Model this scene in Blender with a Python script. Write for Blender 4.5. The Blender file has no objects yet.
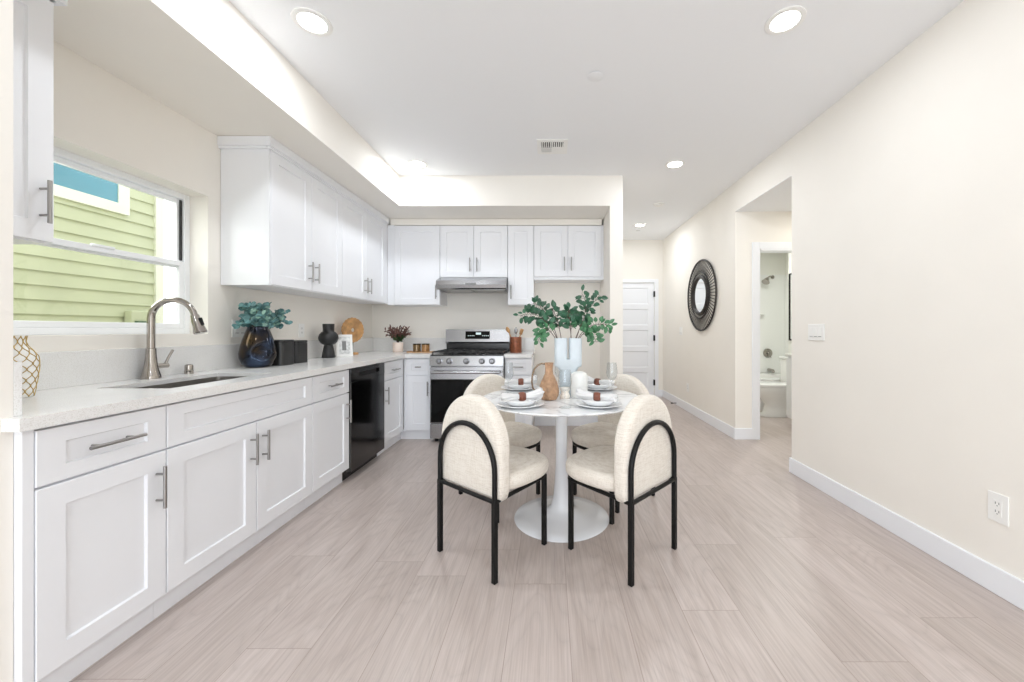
import bpy, bmesh, math, random
from mathutils import Vector, Matrix
PI = math.pi
rnd = random.Random(7)
SC = bpy.context.scene
COL = SC.collection

# ------------------------------------------------------------------ camera, sky, exposure
cd = bpy.data.cameras.new('camera')
cd.sensor_width = 36.0
cd.lens = 380.0 / 1024 * 36.0
cd.shift_x = -38.0 / 1024
cd.shift_y = -11.0 / 1024
cd.clip_start = 0.02
cam = bpy.data.objects.new('camera', cd)
cam.location = (0, 0, 1.17)
cam.rotation_euler = (PI / 2, 0, 0)
COL.objects.link(cam)
SC.camera = cam
SC.view_settings.view_transform = 'Standard'
SC.view_settings.look = 'None'
SC.view_settings.gamma = 1.0
SC.view_settings.use_curve_mapping = False
SC.view_settings.exposure = 0.63
SC.cycles.use_denoising = True
SC.cycles.max_bounces = 14
SC.cycles.diffuse_bounces = 12
SC.cycles.caustics_reflective = False
SC.cycles.caustics_refractive = False
SC.cycles.sample_clamp_indirect = 6.0

w = bpy.data.worlds.new('sky')
SC.world = w
w.use_nodes = True
bg = w.node_tree.nodes['Background']
bg.inputs[0].default_value = (0.90, 0.95, 1.0, 1)
bg.inputs[1].default_value = 1.7

LAMP_W = 5.0      # ceiling cans
def area(name, loc, rot, sx, sy, power, color, shape='RECTANGLE', parent=None, spread=PI):
    l = bpy.data.lights.new(name, 'AREA')
    l.shape = shape; l.size = sx
    if shape in ('RECTANGLE', 'ELLIPSE'): l.size_y = sy
    l.energy = power; l.color = color; l.spread = spread
    o = bpy.data.objects.new(name, l); COL.objects.link(o)
    o.location = loc; o.rotation_euler = rot
    if parent: o.parent = parent
    return o
# added soft fill lamp in the assumed rear opening behind the camera
area('rear_fill_light', (-0.1, -3.45, 1.25), (PI / 2, 0, 0), 3.6, 2.3, 50, (0.85, 0.922, 1.0))
# added lamp between the houses, extra daylight to brighten the kitchen window jambs
area('window_jamb_fill', (-2.95, 1.75, 2.15), (0, -PI / 2 + 0.45, 0), 1.2, 1.4, 16, (0.96, 0.98, 1.0))

# ------------------------------------------------------------------ helpers
class MB:
    def __init__(s): s.bm = bmesh.new()
    def box(s, x0, x1, y0, y1, z0, z1, bev=0.0, seg=2):
        b = bmesh.new() if bev else s.bm
        v = [b.verts.new(p) for p in ((x0,y0,z0),(x1,y0,z0),(x1,y1,z0),(x0,y1,z0),(x0,y0,z1),(x1,y0,z1),(x1,y1,z1),(x0,y1,z1))]
        for f in ((0,3,2,1),(4,5,6,7),(0,1,5,4),(1,2,6,5),(2,3,7,6),(3,0,4,7)):
            b.faces.new([v[i] for i in f])
        if bev:
            bmesh.ops.bevel(b, geom=b.edges[:], offset=bev, segments=seg, profile=0.5, affect='EDGES')
            s.merge(b)
        return s
    def merge(s, b, m=None):
        if m is not None: bmesh.ops.transform(b, matrix=m, verts=b.verts[:])
        mp = {v: s.bm.verts.new(v.co) for v in b.verts}
        for f in b.faces:
            try: s.bm.faces.new([mp[v] for v in f.verts])
            except ValueError: pass
        b.free()
    def loft(s, rings, closed=True, cap0=True, cap1=True, loop=False):
        R = [[s.bm.verts.new(p) for p in r] for r in rings]
        n = len(R[0]); k = len(R)
        for i in range(k if loop else k - 1):
            a, b = R[i], R[(i + 1) % k]
            for j in range(n if closed else n - 1):
                s.bm.faces.new((a[j], a[(j+1)%n], b[(j+1)%n], b[j]))
        if not loop:
            if cap0: s.bm.faces.new(list(reversed(R[0])))
            if cap1: s.bm.faces.new(R[-1])
        return s
    def lathe(s, prof, n=32, c=(0,0,0), axis='z', cap0=True, cap1=True, loop=False):
        rings = []
        for r, h in prof:
            ring = []
            for i in range(n):
                a = 2 * PI * i / n
                x, y = r * math.cos(a), r * math.sin(a)
                p = (x, y, h) if axis == 'z' else ((h, x, y) if axis == 'x' else (x, -h, y))
                ring.append((p[0]+c[0], p[1]+c[1], p[2]+c[2]))
            rings.append(ring)
        return s.loft(rings, True, cap0, cap1, loop)
    def tube(s, pts, r, n=10, closed=False, cap=True):
        P = [Vector(p) for p in pts]; k = len(P)
        rs = r if isinstance(r, (list, tuple)) else [r] * k
        rings = []; up = None
        for i in range(k):
            if closed: t = (P[(i+1)%k] - P[i-1])
            else: t = P[min(i+1,k-1)] - P[max(i-1,0)]
            t.normalize()
            if up is None:
                up = Vector((0,0,1)) if abs(t.z) < 0.9 else Vector((0,1,0))
            u = (up - t * up.dot(t)).normalized(); up = u
            v = t.cross(u)
            rings.append([P[i] + (u*math.cos(2*PI*j/n) + v*math.sin(2*PI*j/n)) * rs[i] for j in range(n)])
        return s.loft(rings, True, cap, cap, closed)
    def prism(s, poly, a0, a1, axis='x'):
        def P(p, a):
            if axis == 'x': return (a, p[0], p[1])
            if axis == 'y': return (p[0], a, p[1])
            return (p[0], p[1], a)
        return s.loft([[P(p, a0) for p in poly], [P(p, a1) for p in poly]])
    def build(s, name, mat, parent=None, smooth=False, loc=None, auto=None):
        bmesh.ops.recalc_face_normals(s.bm, faces=s.bm.faces[:])
        me = bpy.data.meshes.new(name); s.bm.to_mesh(me); s.bm.free()
        if mat: me.materials.append(mat)
        o = bpy.data.objects.new(name, me); COL.objects.link(o)
        if parent: o.parent = parent
        if loc: o.location = loc
        if smooth:
            for p in me.polygons: p.use_smooth = True
            if auto is not None:
                try: me.set_sharp_from_angle(angle=math.radians(auto))
                except Exception: pass
        return o

def thing(name, label, cat, loc=(0,0,0), rz=0, group=None):
    o = bpy.data.objects.new(name, None); COL.objects.link(o)
    o.empty_display_size = 0.05
    o.location = loc; o.rotation_euler = (0,0,rz)
    o['label'] = label; o['category'] = cat
    if group: o['group'] = group
    return o
def tag(o, label, cat, group=None):
    o['label'] = label; o['category'] = cat
    if group: o['group'] = group
    return o
def struct(o): o['kind'] = 'structure'; return o
def dup(root, loc, rz, label=None, group=None):
    r = root.copy(); COL.objects.link(r); r.location = loc; r.rotation_euler = (0,0,rz)
    if label: r['label'] = label
    if group: r['group'] = group
    for ch in list(root.children):
        c = ch.copy(); COL.objects.link(c); c.parent = r
        for g in list(ch.children):
            d = g.copy(); COL.objects.link(d); d.parent = c
    return r

# ------------------------------------------------------------------ materials
def mat(name, col, rough=0.5, metal=0.0, bump=None, var=None, **kw):
    m = bpy.data.materials.new(name); m.use_nodes = True
    nt = m.node_tree; b = nt.nodes['Principled BSDF']
    b.inputs['Base Color'].default_value = (*col, 1)
    b.inputs['Roughness'].default_value = rough
    b.inputs['Metallic'].default_value = metal
    for k, v in kw.items():
        b.inputs[k.replace('_', ' ')].default_value = v
    tc = nt.nodes.new('ShaderNodeTexCoord')
    if var:      # (scale, amount, detail): gentle colour variation
        n = nt.nodes.new('ShaderNodeTexNoise'); n.inputs['Scale'].default_value = var[0]
        n.inputs['Detail'].default_value = var[2] if len(var) > 2 else 4
        nt.links.new(tc.outputs['Object'], n.inputs['Vector'])
        r = nt.nodes.new('ShaderNodeValToRGB')
        a = var[1]
        r.color_ramp.elements[0].position = 0.3; r.color_ramp.elements[1].position = 0.7
        r.color_ramp.elements[0].color = tuple(c * (1 - a) for c in col) + (1,)
        r.color_ramp.elements[1].color = tuple(min(1, c * (1 + a)) for c in col) + (1,)
        nt.links.new(n.outputs['Fac'], r.inputs['Fac']); nt.links.new(r.outputs['Color'], b.inputs['Base Color'])
    if bump:     # (scale, strength)
        n2 = nt.nodes.new('ShaderNodeTexNoise'); n2.inputs['Scale'].default_value = bump[0]
        nt.links.new(tc.outputs['Object'], n2.inputs['Vector'])
        bp = nt.nodes.new('ShaderNodeBump'); bp.inputs['Strength'].default_value = bump[1]; bp.inputs['Distance'].default_value = 0.002
        nt.links.new(n2.outputs['Fac'], bp.inputs['Height']); nt.links.new(bp.outputs['Normal'], b.inputs['Normal'])
    return m
def emis(name, col, s):
    m = mat(name, col); b = m.node_tree.nodes['Principled BSDF']
    b.inputs['Emission Color'].default_value = (*col, 1); b.inputs['Emission Strength'].default_value = s
    return m

M_wall = mat('wall_paint', (0.85, 0.822, 0.768), 0.75, bump=(220, 0.12), var=(3, 0.01))
M_ceil = mat('ceiling_paint', (0.86, 0.875, 0.895), 0.8, bump=(200, 0.1))
M_trim = mat('trim_paint', (0.83, 0.85, 0.885), 0.35, bump=(30, 0.02))
M_cab = mat('cabinet_paint', (0.82, 0.835, 0.865), 0.32, bump=(60, 0.015))
M_dark = mat('dark_gap', (0.03, 0.03, 0.03), 0.7, bump=(50, 0.05))
M_blackm = mat('black_metal', (0.006, 0.006, 0.006), 0.45, 0.0, bump=(300, 0.05), Specular_IOR_Level=0.25)
M_nickel = mat('brushed_nickel', (0.36, 0.35, 0.34), 0.28, 1.0, bump=(400, 0.05))
M_knob = mat('knob_steel', (0.26, 0.26, 0.27), 0.2, 1.0, bump=(100, 0.02))
M_chrome = mat('polished_nickel', (0.42, 0.39, 0.36), 0.09, 1.0, bump=(20, 0.01))
M_steel = mat('stainless_steel', (0.40, 0.40, 0.41), 0.24, 1.0, bump=(120, 0.03))
M_dsteel = mat('sink_steel', (0.40, 0.38, 0.36), 0.35, 1.0, bump=(120, 0.05))
M_bsteel = mat('black_stainless', (0.085, 0.082, 0.08), 0.13, 1.0, bump=(8, 0.004))
M_oglass = mat('oven_glass', (0.004, 0.004, 0.004), 0.05, 0.0, bump=(6, 0.003), IOR=1.25)
M_enamel = mat('black_enamel', (0.012, 0.012, 0.013), 0.22, bump=(80, 0.04))
M_iron = mat('cast_iron', (0.02, 0.02, 0.02), 0.55, bump=(200, 0.3))
M_porc = mat('porcelain', (0.84, 0.84, 0.83), 0.12, bump=(12, 0.008))
M_plate = mat('stoneware_white', (0.80, 0.81, 0.82), 0.2, bump=(30, 0.02))
M_plastic = mat('white_plastic', (0.86, 0.86, 0.84), 0.35, bump=(60, 0.01))
M_slot = mat('slot_grey', (0.22, 0.22, 0.22), 0.5, bump=(60, 0.01))
M_vinyl = mat('window_vinyl', (0.84, 0.86, 0.88), 0.3, bump=(40, 0.01))
M_linen = mat('napkin_linen', (0.70, 0.70, 0.70), 0.85, bump=(500, 0.3))
M_ring = mat('napkin_ring_wood', (0.19, 0.062, 0.035), 0.4, bump=(90, 0.2), var=(60, 0.3))
M_tulip = mat('table_lacquer', (0.78, 0.80, 0.83), 0.12, bump=(8, 0.006))
M_bvase = mat('pale_blue_ceramic', (0.56, 0.62, 0.66), 0.4, bump=(90, 0.1), var=(14, 0.05))
M_wvase = mat('frosted_white_ceramic', (0.76, 0.77, 0.75), 0.35, bump=(60, 0.05))
M_candle = mat('cream_ceramic', (0.84, 0.79, 0.71), 0.5, bump=(60, 0.05))
M_irid = mat('iridescent_black_glaze', (0.045, 0.055, 0.10), 0.06, 0.8, bump=(10, 0.03))
def irid():
    nt = M_irid.node_tree; b = nt.nodes['Principled BSDF']
    tc = nt.nodes.new('ShaderNodeTexCoord'); n = nt.nodes.new('ShaderNodeTexNoise'); n.inputs['Scale'].default_value = 7; n.inputs['Detail'].default_value = 3
    nt.links.new(tc.outputs['Object'], n.inputs['Vector'])
    r = nt.nodes.new('ShaderNodeValToRGB'); r.color_ramp.elements[0].position = 0.38; r.color_ramp.elements[0].color = (0.055, 0.036, 0.018, 1)
    r.color_ramp.elements[1].position = 0.62; r.color_ramp.elements[1].color = (0.045, 0.065, 0.11, 1)
    e = r.color_ramp.elements.new(0.5); e.color = (0.02, 0.022, 0.03, 1)
    nt.links.new(n.outputs['Fac'], r.inputs[0]); nt.links.new(r.outputs[0], b.inputs['Base Color'])
irid()
M_canis = mat('matte_black_ceramic', (0.018, 0.018, 0.018), 0.42, bump=(150, 0.1))
M_wood = mat('honey_wood', (0.52, 0.29, 0.12), 0.5, var=(22, 0.3), bump=(60, 0.2))
M_copper = mat('copper_brown', (0.23, 0.075, 0.035), 0.33, 0.35, var=(40, 0.3), bump=(80, 0.1))
M_jar1 = mat('brown_glass', (0.20, 0.13, 0.06), 0.1, 0.2, var=(70, 0.5), bump=(30, 0.02))
M_jar2 = mat('amber_wood', (0.36, 0.19, 0.07), 0.3, 0.1, var=(70, 0.4), bump=(30, 0.02))
M_pot = mat('blush_ceramic', (0.80, 0.68, 0.60), 0.5, bump=(80, 0.05))
M_paper = mat('print_paper', (0.70, 0.71, 0.70), 0.6, var=(40, 0.25), bump=(80, 0.02))
M_branch = mat('branch_bark', (0.085, 0.05, 0.04), 0.6, bump=(150, 0.3))
M_leaf = mat('deep_green_leaf', (0.028, 0.105, 0.055), 0.4, var=(18, 0.45), bump=(80, 0.1))
M_leaf2 = mat('light_green_leaf', (0.06, 0.19, 0.085), 0.4, var=(18, 0.35), bump=(80, 0.1))
M_euc = mat('teal_eucalyptus_leaf', (0.10, 0.225, 0.225), 0.5, var=(16, 0.5), bump=(80, 0.1))
M_redlf = mat('burgundy_leaf', (0.12, 0.055, 0.045), 0.5, var=(30, 0.4), bump=(80, 0.1))
M_dgrn = mat('dark_green_leaf', (0.03, 0.075, 0.02), 0.5, var=(30, 0.4), bump=(80, 0.1))
M_rattan = mat('black_rattan', (0.022, 0.018, 0.015), 0.5, var=(40, 0.4), bump=(200, 0.3))
M_mirror = mat('mirror_silver', (0.9, 0.92, 0.92), 0.02, 1.0)
M_lat = mat('white_glaze', (0.86, 0.85, 0.82), 0.2, bump=(40, 0.02))
M_gold = mat('gold_lattice', (0.50, 0.34, 0.10), 0.35, 0.7, bump=(100, 0.05))
M_siding = mat('green_siding', (0.50, 0.525, 0.34), 0.7, var=(4, 0.05), bump=(120, 0.2))
M_strim = mat('pale_green_trim', (0.76, 0.76, 0.62), 0.6, bump=(60, 0.05))
M_teal = mat('teal_window_glass', (0.11, 0.29, 0.36), 0.08, var=(2, 0.12), bump=(4, 0.002))
M_tile = mat('shower_surround', (0.84, 0.85, 0.83), 0.15, bump=(6, 0.01))
M_bathw = mat('bath_wall_paint', (0.80, 0.80, 0.75), 0.7, bump=(200, 0.1))
M_lens = emis('lamp_lens', (1.0, 0.97, 0.92), 9.0)
M_conc = mat('concrete', (0.45, 0.44, 0.42), 0.9, var=(5, 0.1), bump=(60, 0.3))

def glassy(name, col, rough, ior=1.45, tint_mix=0.0):
    m = bpy.data.materials.new(name); m.use_nodes = True
    nt = m.node_tree; nt.nodes.clear()
    out = nt.nodes.new('ShaderNodeOutputMaterial')
    tr = nt.nodes.new('ShaderNodeBsdfTransparent'); tr.inputs[0].default_value = (*col, 1)
    gl = nt.nodes.new('ShaderNodeBsdfGlossy'); gl.inputs['Roughness'].default_value = rough
    n = nt.nodes.new('ShaderNodeTexNoise'); n.inputs['Scale'].default_value = 6
    bp = nt.nodes.new('ShaderNodeBump'); bp.inputs['Strength'].default_value = 0.02
    nt.links.new(n.outputs['Fac'], bp.inputs['Height']); nt.links.new(bp.outputs['Normal'], gl.inputs['Normal'])
    lw = nt.nodes.new('ShaderNodeLayerWeight'); lw.inputs['Blend'].default_value = 0.5
    pw = nt.nodes.new('ShaderNodeMath'); pw.operation = 'POWER'; pw.inputs[1].default_value = 4.0
    nt.links.new(lw.outputs['Facing'], pw.inputs[0])
    fr = nt.nodes.new('ShaderNodeMath'); fr.operation = 'MULTIPLY_ADD'; fr.inputs[1].default_value = (0.2 if rough == 0 else 0.75); fr.inputs[2].default_value = 0.03
    nt.links.new(pw.outputs[0], fr.inputs[0])
    mx = nt.nodes.new('ShaderNodeMixShader')
    nt.links.new(fr.outputs[0], mx.inputs[0]); nt.links.new(tr.outputs[0], mx.inputs[1]); nt.links.new(gl.outputs[0], mx.inputs[2])
    nt.links.new(mx.outputs[0], out.inputs[0])
    return m
M_pane = glassy('clear_glass', (0.985, 0.985, 0.98), 0.0, 1.35)
M_wine = glassy('wine_glass', (0.955, 0.965, 0.97), 0.02, 1.5)
M_amber = mat('amber_glass', (0.80, 0.49, 0.30), 0.07, 0.0, var=(38, 0.28), bump=(60, 1.0), Transmission_Weight=0.5, IOR=1.3)
for n_ in M_amber.node_tree.nodes:
    if n_.type == 'BUMP': n_.inputs['Distance'].default_value = 0.012

# quartz: pale with fine speckle
def quartz():
    m = mat('quartz', (0.80, 0.80, 0.78), 0.16)
    nt = m.node_tree; b = nt.nodes['Principled BSDF']
    tc = nt.nodes.new('ShaderNodeTexCoord')
    n1 = nt.nodes.new('ShaderNodeTexNoise'); n1.inputs['Scale'].default_value = 330; n1.inputs['Detail'].default_value = 3
    n2 = nt.nodes.new('ShaderNodeTexNoise'); n2.inputs['Scale'].default_value = 2.2; n2.inputs['Detail'].default_value = 6
    r1 = nt.nodes.new('ShaderNodeValToRGB'); r2 = nt.nodes.new('ShaderNodeValToRGB')
    r1.color_ramp.elements[0].position = 0.34; r1.color_ramp.elements[0].color = (0.70, 0.69, 0.66, 1)
    r1.color_ramp.elements[1].position = 0.52; r1.color_ramp.elements[1].color = (0.83, 0.83, 0.82, 1)
    r2.color_ramp.elements[0].position = 0.35; r2.color_ramp.elements[0].color = (0.93, 0.93, 0.94, 1)
    r2.color_ramp.elements[1].position = 0.6; r2.color_ramp.elements[1].color = (1, 1, 1, 1)
    mx = nt.nodes.new('ShaderNodeMixRGB'); mx.blend_type = 'MULTIPLY'; mx.inputs[0].default_value = 1
    for n in (n1, n2): nt.links.new(tc.outputs['Object'], n.inputs['Vector'])
    nt.links.new(n1.outputs['Fac'], r1.inputs[0]); nt.links.new(n2.outputs['Fac'], r2.inputs[0])
    nt.links.new(r1.outputs[0], mx.inputs[1]); nt.links.new(r2.outputs[0], mx.inputs[2])
    nt.links.new(mx.outputs[0], b.inputs['Base Color'])
    return m
M_quartz = quartz()

def marble():
    m = mat('marble', (0.85, 0.85, 0.86), 0.12)
    nt = m.node_tree; b = nt.nodes['Principled BSDF']
    tc = nt.nodes.new('ShaderNodeTexCoord')
    n = nt.nodes.new('ShaderNodeTexNoise'); n.inputs['Scale'].default_value = 3.0; n.inputs['Detail'].default_value = 8; n.inputs['Distortion'].default_value = 1.2
    sb = nt.nodes.new('ShaderNodeMath'); sb.operation = 'SUBTRACT'; sb.inputs[1].default_value = 0.5
    ab = nt.nodes.new('ShaderNodeMath'); ab.operation = 'ABSOLUTE'
    r = nt.nodes.new('ShaderNodeValToRGB')
    r.color_ramp.elements[0].position = 0.0; r.color_ramp.elements[0].color = (0.58, 0.58, 0.60, 1)
    r.color_ramp.elements[1].position = 0.035; r.color_ramp.elements[1].color = (0.82, 0.83, 0.84, 1)
    nt.links.new(tc.outputs['Object'], n.inputs['Vector']); nt.links.new(n.outputs['Fac'], sb.inputs[0])
    nt.links.new(sb.outputs[0], ab.inputs[0]); nt.links.new(ab.outputs[0], r.inputs[0]); nt.links.new(r.outputs[0], b.inputs['Base Color'])
    return m
M_marble = marble()

def fabric():
    m = mat('cream_boucle', (0.72, 0.65, 0.55), 0.95)
    nt = m.node_tree; b = nt.nodes['Principled BSDF']
    tc = nt.nodes.new('ShaderNodeTexCoord')
    mixes = []
    for sc in ((1200, 1200, 60), (60, 60, 1200)):
        mp = nt.nodes.new('ShaderNodeMapping'); mp.inputs['Scale'].default_value = [v * 0.42 for v in sc]
        n = nt.nodes.new('ShaderNodeTexNoise'); n.inputs['Scale'].default_value = 1; n.inputs['Detail'].default_value = 3
        nt.links.new(tc.outputs['Object'], mp.inputs[0]); nt.links.new(mp.outputs[0], n.inputs['Vector']); mixes.append(n)
    ad = nt.nodes.new('ShaderNodeMath'); ad.operation = 'ADD'
    nt.links.new(mixes[0].outputs['Fac'], ad.inputs[0]); nt.links.new(mixes[1].outputs['Fac'], ad.inputs[1])
    r = nt.nodes.new('ShaderNodeValToRGB')
    r.color_ramp.elements[0].position = 0.70; r.color_ramp.elements[0].color = (0.62, 0.56, 0.48, 1)
    r.color_ramp.elements[1].position = 1.0; r.color_ramp.elements[1].color = (0.78, 0.735, 0.665, 1)
    dv = nt.nodes.new('ShaderNodeMath'); dv.operation = 'MULTIPLY'; dv.inputs[1].default_value = 0.92
    nt.links.new(ad.outputs[0], dv.inputs[0]); nt.links.new(dv.outputs[0], r.inputs[0])
    nt.links.new(r.outputs[0], b.inputs['Base Color'])
    bp = nt.nodes.new('ShaderNodeBump'); bp.inputs['Strength'].default_value = 0.5; bp.inputs['Distance'].default_value = 0.002
    nt.links.new(ad.outputs[0], bp.inputs['Height']); nt.links.new(bp.outputs['Normal'], b.inputs['Normal'])
    b.inputs['Sheen Weight'].default_value = 0.2
    return m
M_fabric = fabric()

def floor_mat():
    m = mat('oak_planks', (0.6, 0.5, 0.45), 0.36)
    nt = m.node_tree; b = nt.nodes['Principled BSDF']; L = nt.links.new
    tc = nt.nodes.new('ShaderNodeTexCoord')
    def M(op, a, b_=None, c_=None):
        n = nt.nodes.new('ShaderNodeMath'); n.operation = op
        for k, v in enumerate((a, b_, c_)):
            if v is None: continue
            if isinstance(v, (int, float)): n.inputs[k].default_value = v
            else: L(v, n.inputs[k])
        return n.outputs[0]
    sx = nt.nodes.new('ShaderNodeSeparateXYZ'); cx = nt.nodes.new('ShaderNodeCombineXYZ')
    L(tc.outputs['Object'], sx.inputs[0])
    X = M('ADD', sx.outputs['X'], 0.163 + 2.38); Y = M('ADD', sx.outputs['Y'], 20.0)
    L(Y, cx.inputs['X']); L(X, cx.inputs['Y'])
    rx = M('DIVIDE', X, 0.238); row = M('FLOOR', rx); fx = M('FRACT', rx)
    wn = nt.nodes.new('ShaderNodeTexWhiteNoise'); wn.noise_dimensions = '1D'; L(row, wn.inputs['W'])
    ry = M('ADD', M('DIVIDE', Y, 1.52), wn.outputs['Value']); pl = M('FLOOR', ry); fy = M('FRACT', ry)
    cid = nt.nodes.new('ShaderNodeCombineXYZ'); L(row, cid.inputs[0]); L(pl, cid.inputs[1])
    wn2 = nt.nodes.new('ShaderNodeTexWhiteNoise'); wn2.noise_dimensions = '2D'; L(cid.outputs[0], wn2.inputs['Vector'])
    ex = M('MULTIPLY', M('SUBTRACT', 0.5, M('ABSOLUTE', M('SUBTRACT', fx, 0.5))), 0.238)
    ey = M('MULTIPLY', M('SUBTRACT', 0.5, M('ABSOLUTE', M('SUBTRACT', fy, 0.5))), 1.52)
    seam = M('LESS_THAN', M('MINIMUM', ex, ey), 0.0012)
    # wood grain, offset per plank
    sc = nt.nodes.new('ShaderNodeVectorMath'); sc.operation = 'MULTIPLY_ADD'
    sc.inputs[1].default_value = (1.6, 11.0, 1.0)
    off = nt.nodes.new('ShaderNodeVectorMath'); off.operation = 'SCALE'; off.inputs['Scale'].default_value = 17.0
    L(wn2.outputs['Color'], off.inputs[0]); L(cx.outputs[0], sc.inputs[0]); L(off.outputs[0], sc.inputs[2])
    n = nt.nodes.new('ShaderNodeTexNoise'); n.inputs['Scale'].default_value = 1.0; n.inputs['Detail'].default_value = 7; n.inputs['Roughness'].default_value = 0.6; n.inputs['Distortion'].default_value = 1.4
    L(sc.outputs[0], n.inputs['Vector'])
    sc2 = nt.nodes.new('ShaderNodeVectorMath'); sc2.operation = 'MULTIPLY_ADD'; sc2.inputs[1].default_value = (3.0, 170.0, 1.0)
    L(cx.outputs[0], sc2.inputs[0]); L(off.outputs[0], sc2.inputs[2])
    n2 = nt.nodes.new('ShaderNodeTexNoise'); n2.inputs['Scale'].default_value = 1.0; n2.inputs['Detail'].default_value = 3
    L(sc2.outputs[0], n2.inputs['Vector'])
    sc4 = nt.nodes.new('ShaderNodeVectorMath'); sc4.operation = 'MULTIPLY_ADD'; sc4.inputs[1].default_value = (0.9, 4.2, 1.0)
    L(cx.outputs[0], sc4.inputs[0]); L(off.outputs[0], sc4.inputs[2])
    n4 = nt.nodes.new('ShaderNodeTexNoise'); n4.inputs['Scale'].default_value = 1.0; n4.inputs['Detail'].default_value = 2.5; n4.inputs['Roughness'].default_value = 0.35
    L(sc4.outputs[0], n4.inputs['Vector'])
    rg = M('POWER', M('ABSOLUTE', M('SINE', M('MULTIPLY', n4.outputs['Fac'], 62.0))), 0.5)
    rings = M('ADD', M('MULTIPLY', rg, 0.11), 0.90)
    r = nt.nodes.new('ShaderNodeValToRGB')
    r.color_ramp.elements[0].position = 0.30; r.color_ramp.elements[0].color = (0.47, 0.402, 0.368, 1)
    r.color_ramp.elements[1].position = 0.62; r.color_ramp.elements[1].color = (0.555, 0.488, 0.455, 1)
    L(n.outputs['Fac'], r.inputs[0])
    r2 = nt.nodes.new('ShaderNodeValToRGB')
    r2.color_ramp.elements[0].position = 0.25; r2.color_ramp.elements[0].color = (0.84, 0.825, 0.815, 1)
    r2.color_ramp.elements[1].position = 0.6; r2.color_ramp.elements[1].color = (1, 1, 1, 1)
    L(n2.outputs['Fac'], r2.inputs[0])
    r3 = nt.nodes.new('ShaderNodeValToRGB')
    r3.color_ramp.elements[0].color = (0.93, 0.925, 0.92, 1); r3.color_ramp.elements[1].color = (1.04, 1.04, 1.05, 1)
    L(wn2.outputs['Value'], r3.inputs[0])
    m1 = nt.nodes.new('ShaderNodeMixRGB'); m1.blend_type = 'MULTIPLY'; m1.inputs[0].default_value = 1
    m2 = nt.nodes.new('ShaderNodeMixRGB'); m2.blend_type = 'MULTIPLY'; m2.inputs[0].default_value = 1
    L(r.outputs[0], m1.inputs[1]); L(r2.outputs[0], m1.inputs[2]); L(m1.outputs[0], m2.inputs[1]); L(r3.outputs[0], m2.inputs[2])
    m3 = nt.nodes.new('ShaderNodeMixRGB'); m3.inputs[2].default_value = (0.30, 0.24, 0.20, 1)
    fm = nt.nodes.new('ShaderNodeMath'); fm.operation = 'MULTIPLY'; fm.inputs[1].default_value = 0.8
    L(seam, fm.inputs[0]); L(fm.outputs[0], m3.inputs[0]); sm = nt.nodes.new('ShaderNodeVectorMath'); sm.operation = 'SCALE'; L(m2.outputs[0], sm.inputs[0]); L(rings, sm.inputs['Scale']); L(sm.outputs[0], m3.inputs[1]); L(m3.outputs[0], b.inputs['Base Color'])
    bp = nt.nodes.new('ShaderNodeBump'); bp.inputs['Strength'].default_value = 0.12; bp.inputs['Distance'].default_value = 0.002
    L(n2.outputs['Fac'], bp.inputs['Height']); L(bp.outputs['Normal'], b.inputs['Normal'])
    return m
M_floor = floor_mat()

# ------------------------------------------------------------------ the room shell
H = 2.75; SO = 2.44
XL = -2.175; XR = 1.985; YB = 4.65
YR = -3.6
f = MB(); f.box(-2.5, 4.2, YR - 0.1, 6.85, -0.06, 0.0); struct(f.build('floor', M_floor))
c = MB(); c.box(-2.4, 2.135, YR - 0.1, 6.85, H, H + 0.08)
struct(c.build('ceiling', M_ceil))
c = MB(); c.box(2.135, 4.0, 3.0, 6.4, SO, SO + 0.08)
c.box(1.985, 2.135, 3.122, 4.07, SO - 0.002, SO)
struct(c.build('ceiling_alcove', M_ceil))
WY0, WY1, WZ0, WZ1 = 1.503, 2.417, 1.147, 2.02
m = MB()
m.box(XL - 0.2, XL, YR - 0.1, WY0, 0, H); m.box(XL - 0.2, XL, WY1, 6.85, 0, H)
m.box(XL - 0.2, XL, WY0, WY1, 0, WZ0); m.box(XL - 0.2, XL, WY0, WY1, WZ1, H)
struct(m.build('wall_left', M_wall))
m = MB(); m.box(XL, -1.572, 0.96, 1.113, 0, H); struct(m.build('wall_left_return', M_wall))
m = MB(); m.box(XL, 0.613, YB, YB + 0.15, 0, H); struct(m.build('wall_back', M_wall))
m = MB()
m.box(XL, -1.54, 1.113, YB, SO, H)
m.box(-1.54, 0.613, 3.885, YB, SO, H)
struct(m.build('wall_soffit', M_wall))
m = MB(); m.box(0.613, 0.745, 3.885, 6.67, 0, H); struct(m.build('wall_hall_left', M_wall))
m = MB()   # hallway end, with door opening
m.box(0.6, 1.016, 6.67, 6.8, 0, H); m.box(1.832, 2.135, 6.67, 6.8, 0, H); m.box(1.016, 1.832, 6.67, 6.8, 2.0, H)
struct(m.build('wall_hall_end', M_wall))
m = MB()
m.box(XR, 2.135, YR - 0.1, 3.122, 0, H); m.box(XR, 2.135, 3.122, 4.07, SO, H); m.box(XR, 2.135, 4.07, 6.67, 0, H)
struct(m.build('wall_right', M_wall))
m = MB()   # alcove: far wall with bathroom door opening, side and near walls
m.box(2.135, 2.242, 4.07, 4.17, 0, SO); m.box(2.242, 3.02, 4.07, 4.17, 2.035, SO); m.box(3.02, 4.0, 4.07, 4.17, 0, SO)
struct(m.build('wall_alcove', M_wall))
m = MB(); m.box(3.3, 3.4, 3.022, 4.07, 0, SO); m.box(2.135, 3.3, 3.022, 3.122, 0, SO); struct(m.build('wall_alcove_side', M_wall))
m = MB()
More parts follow.
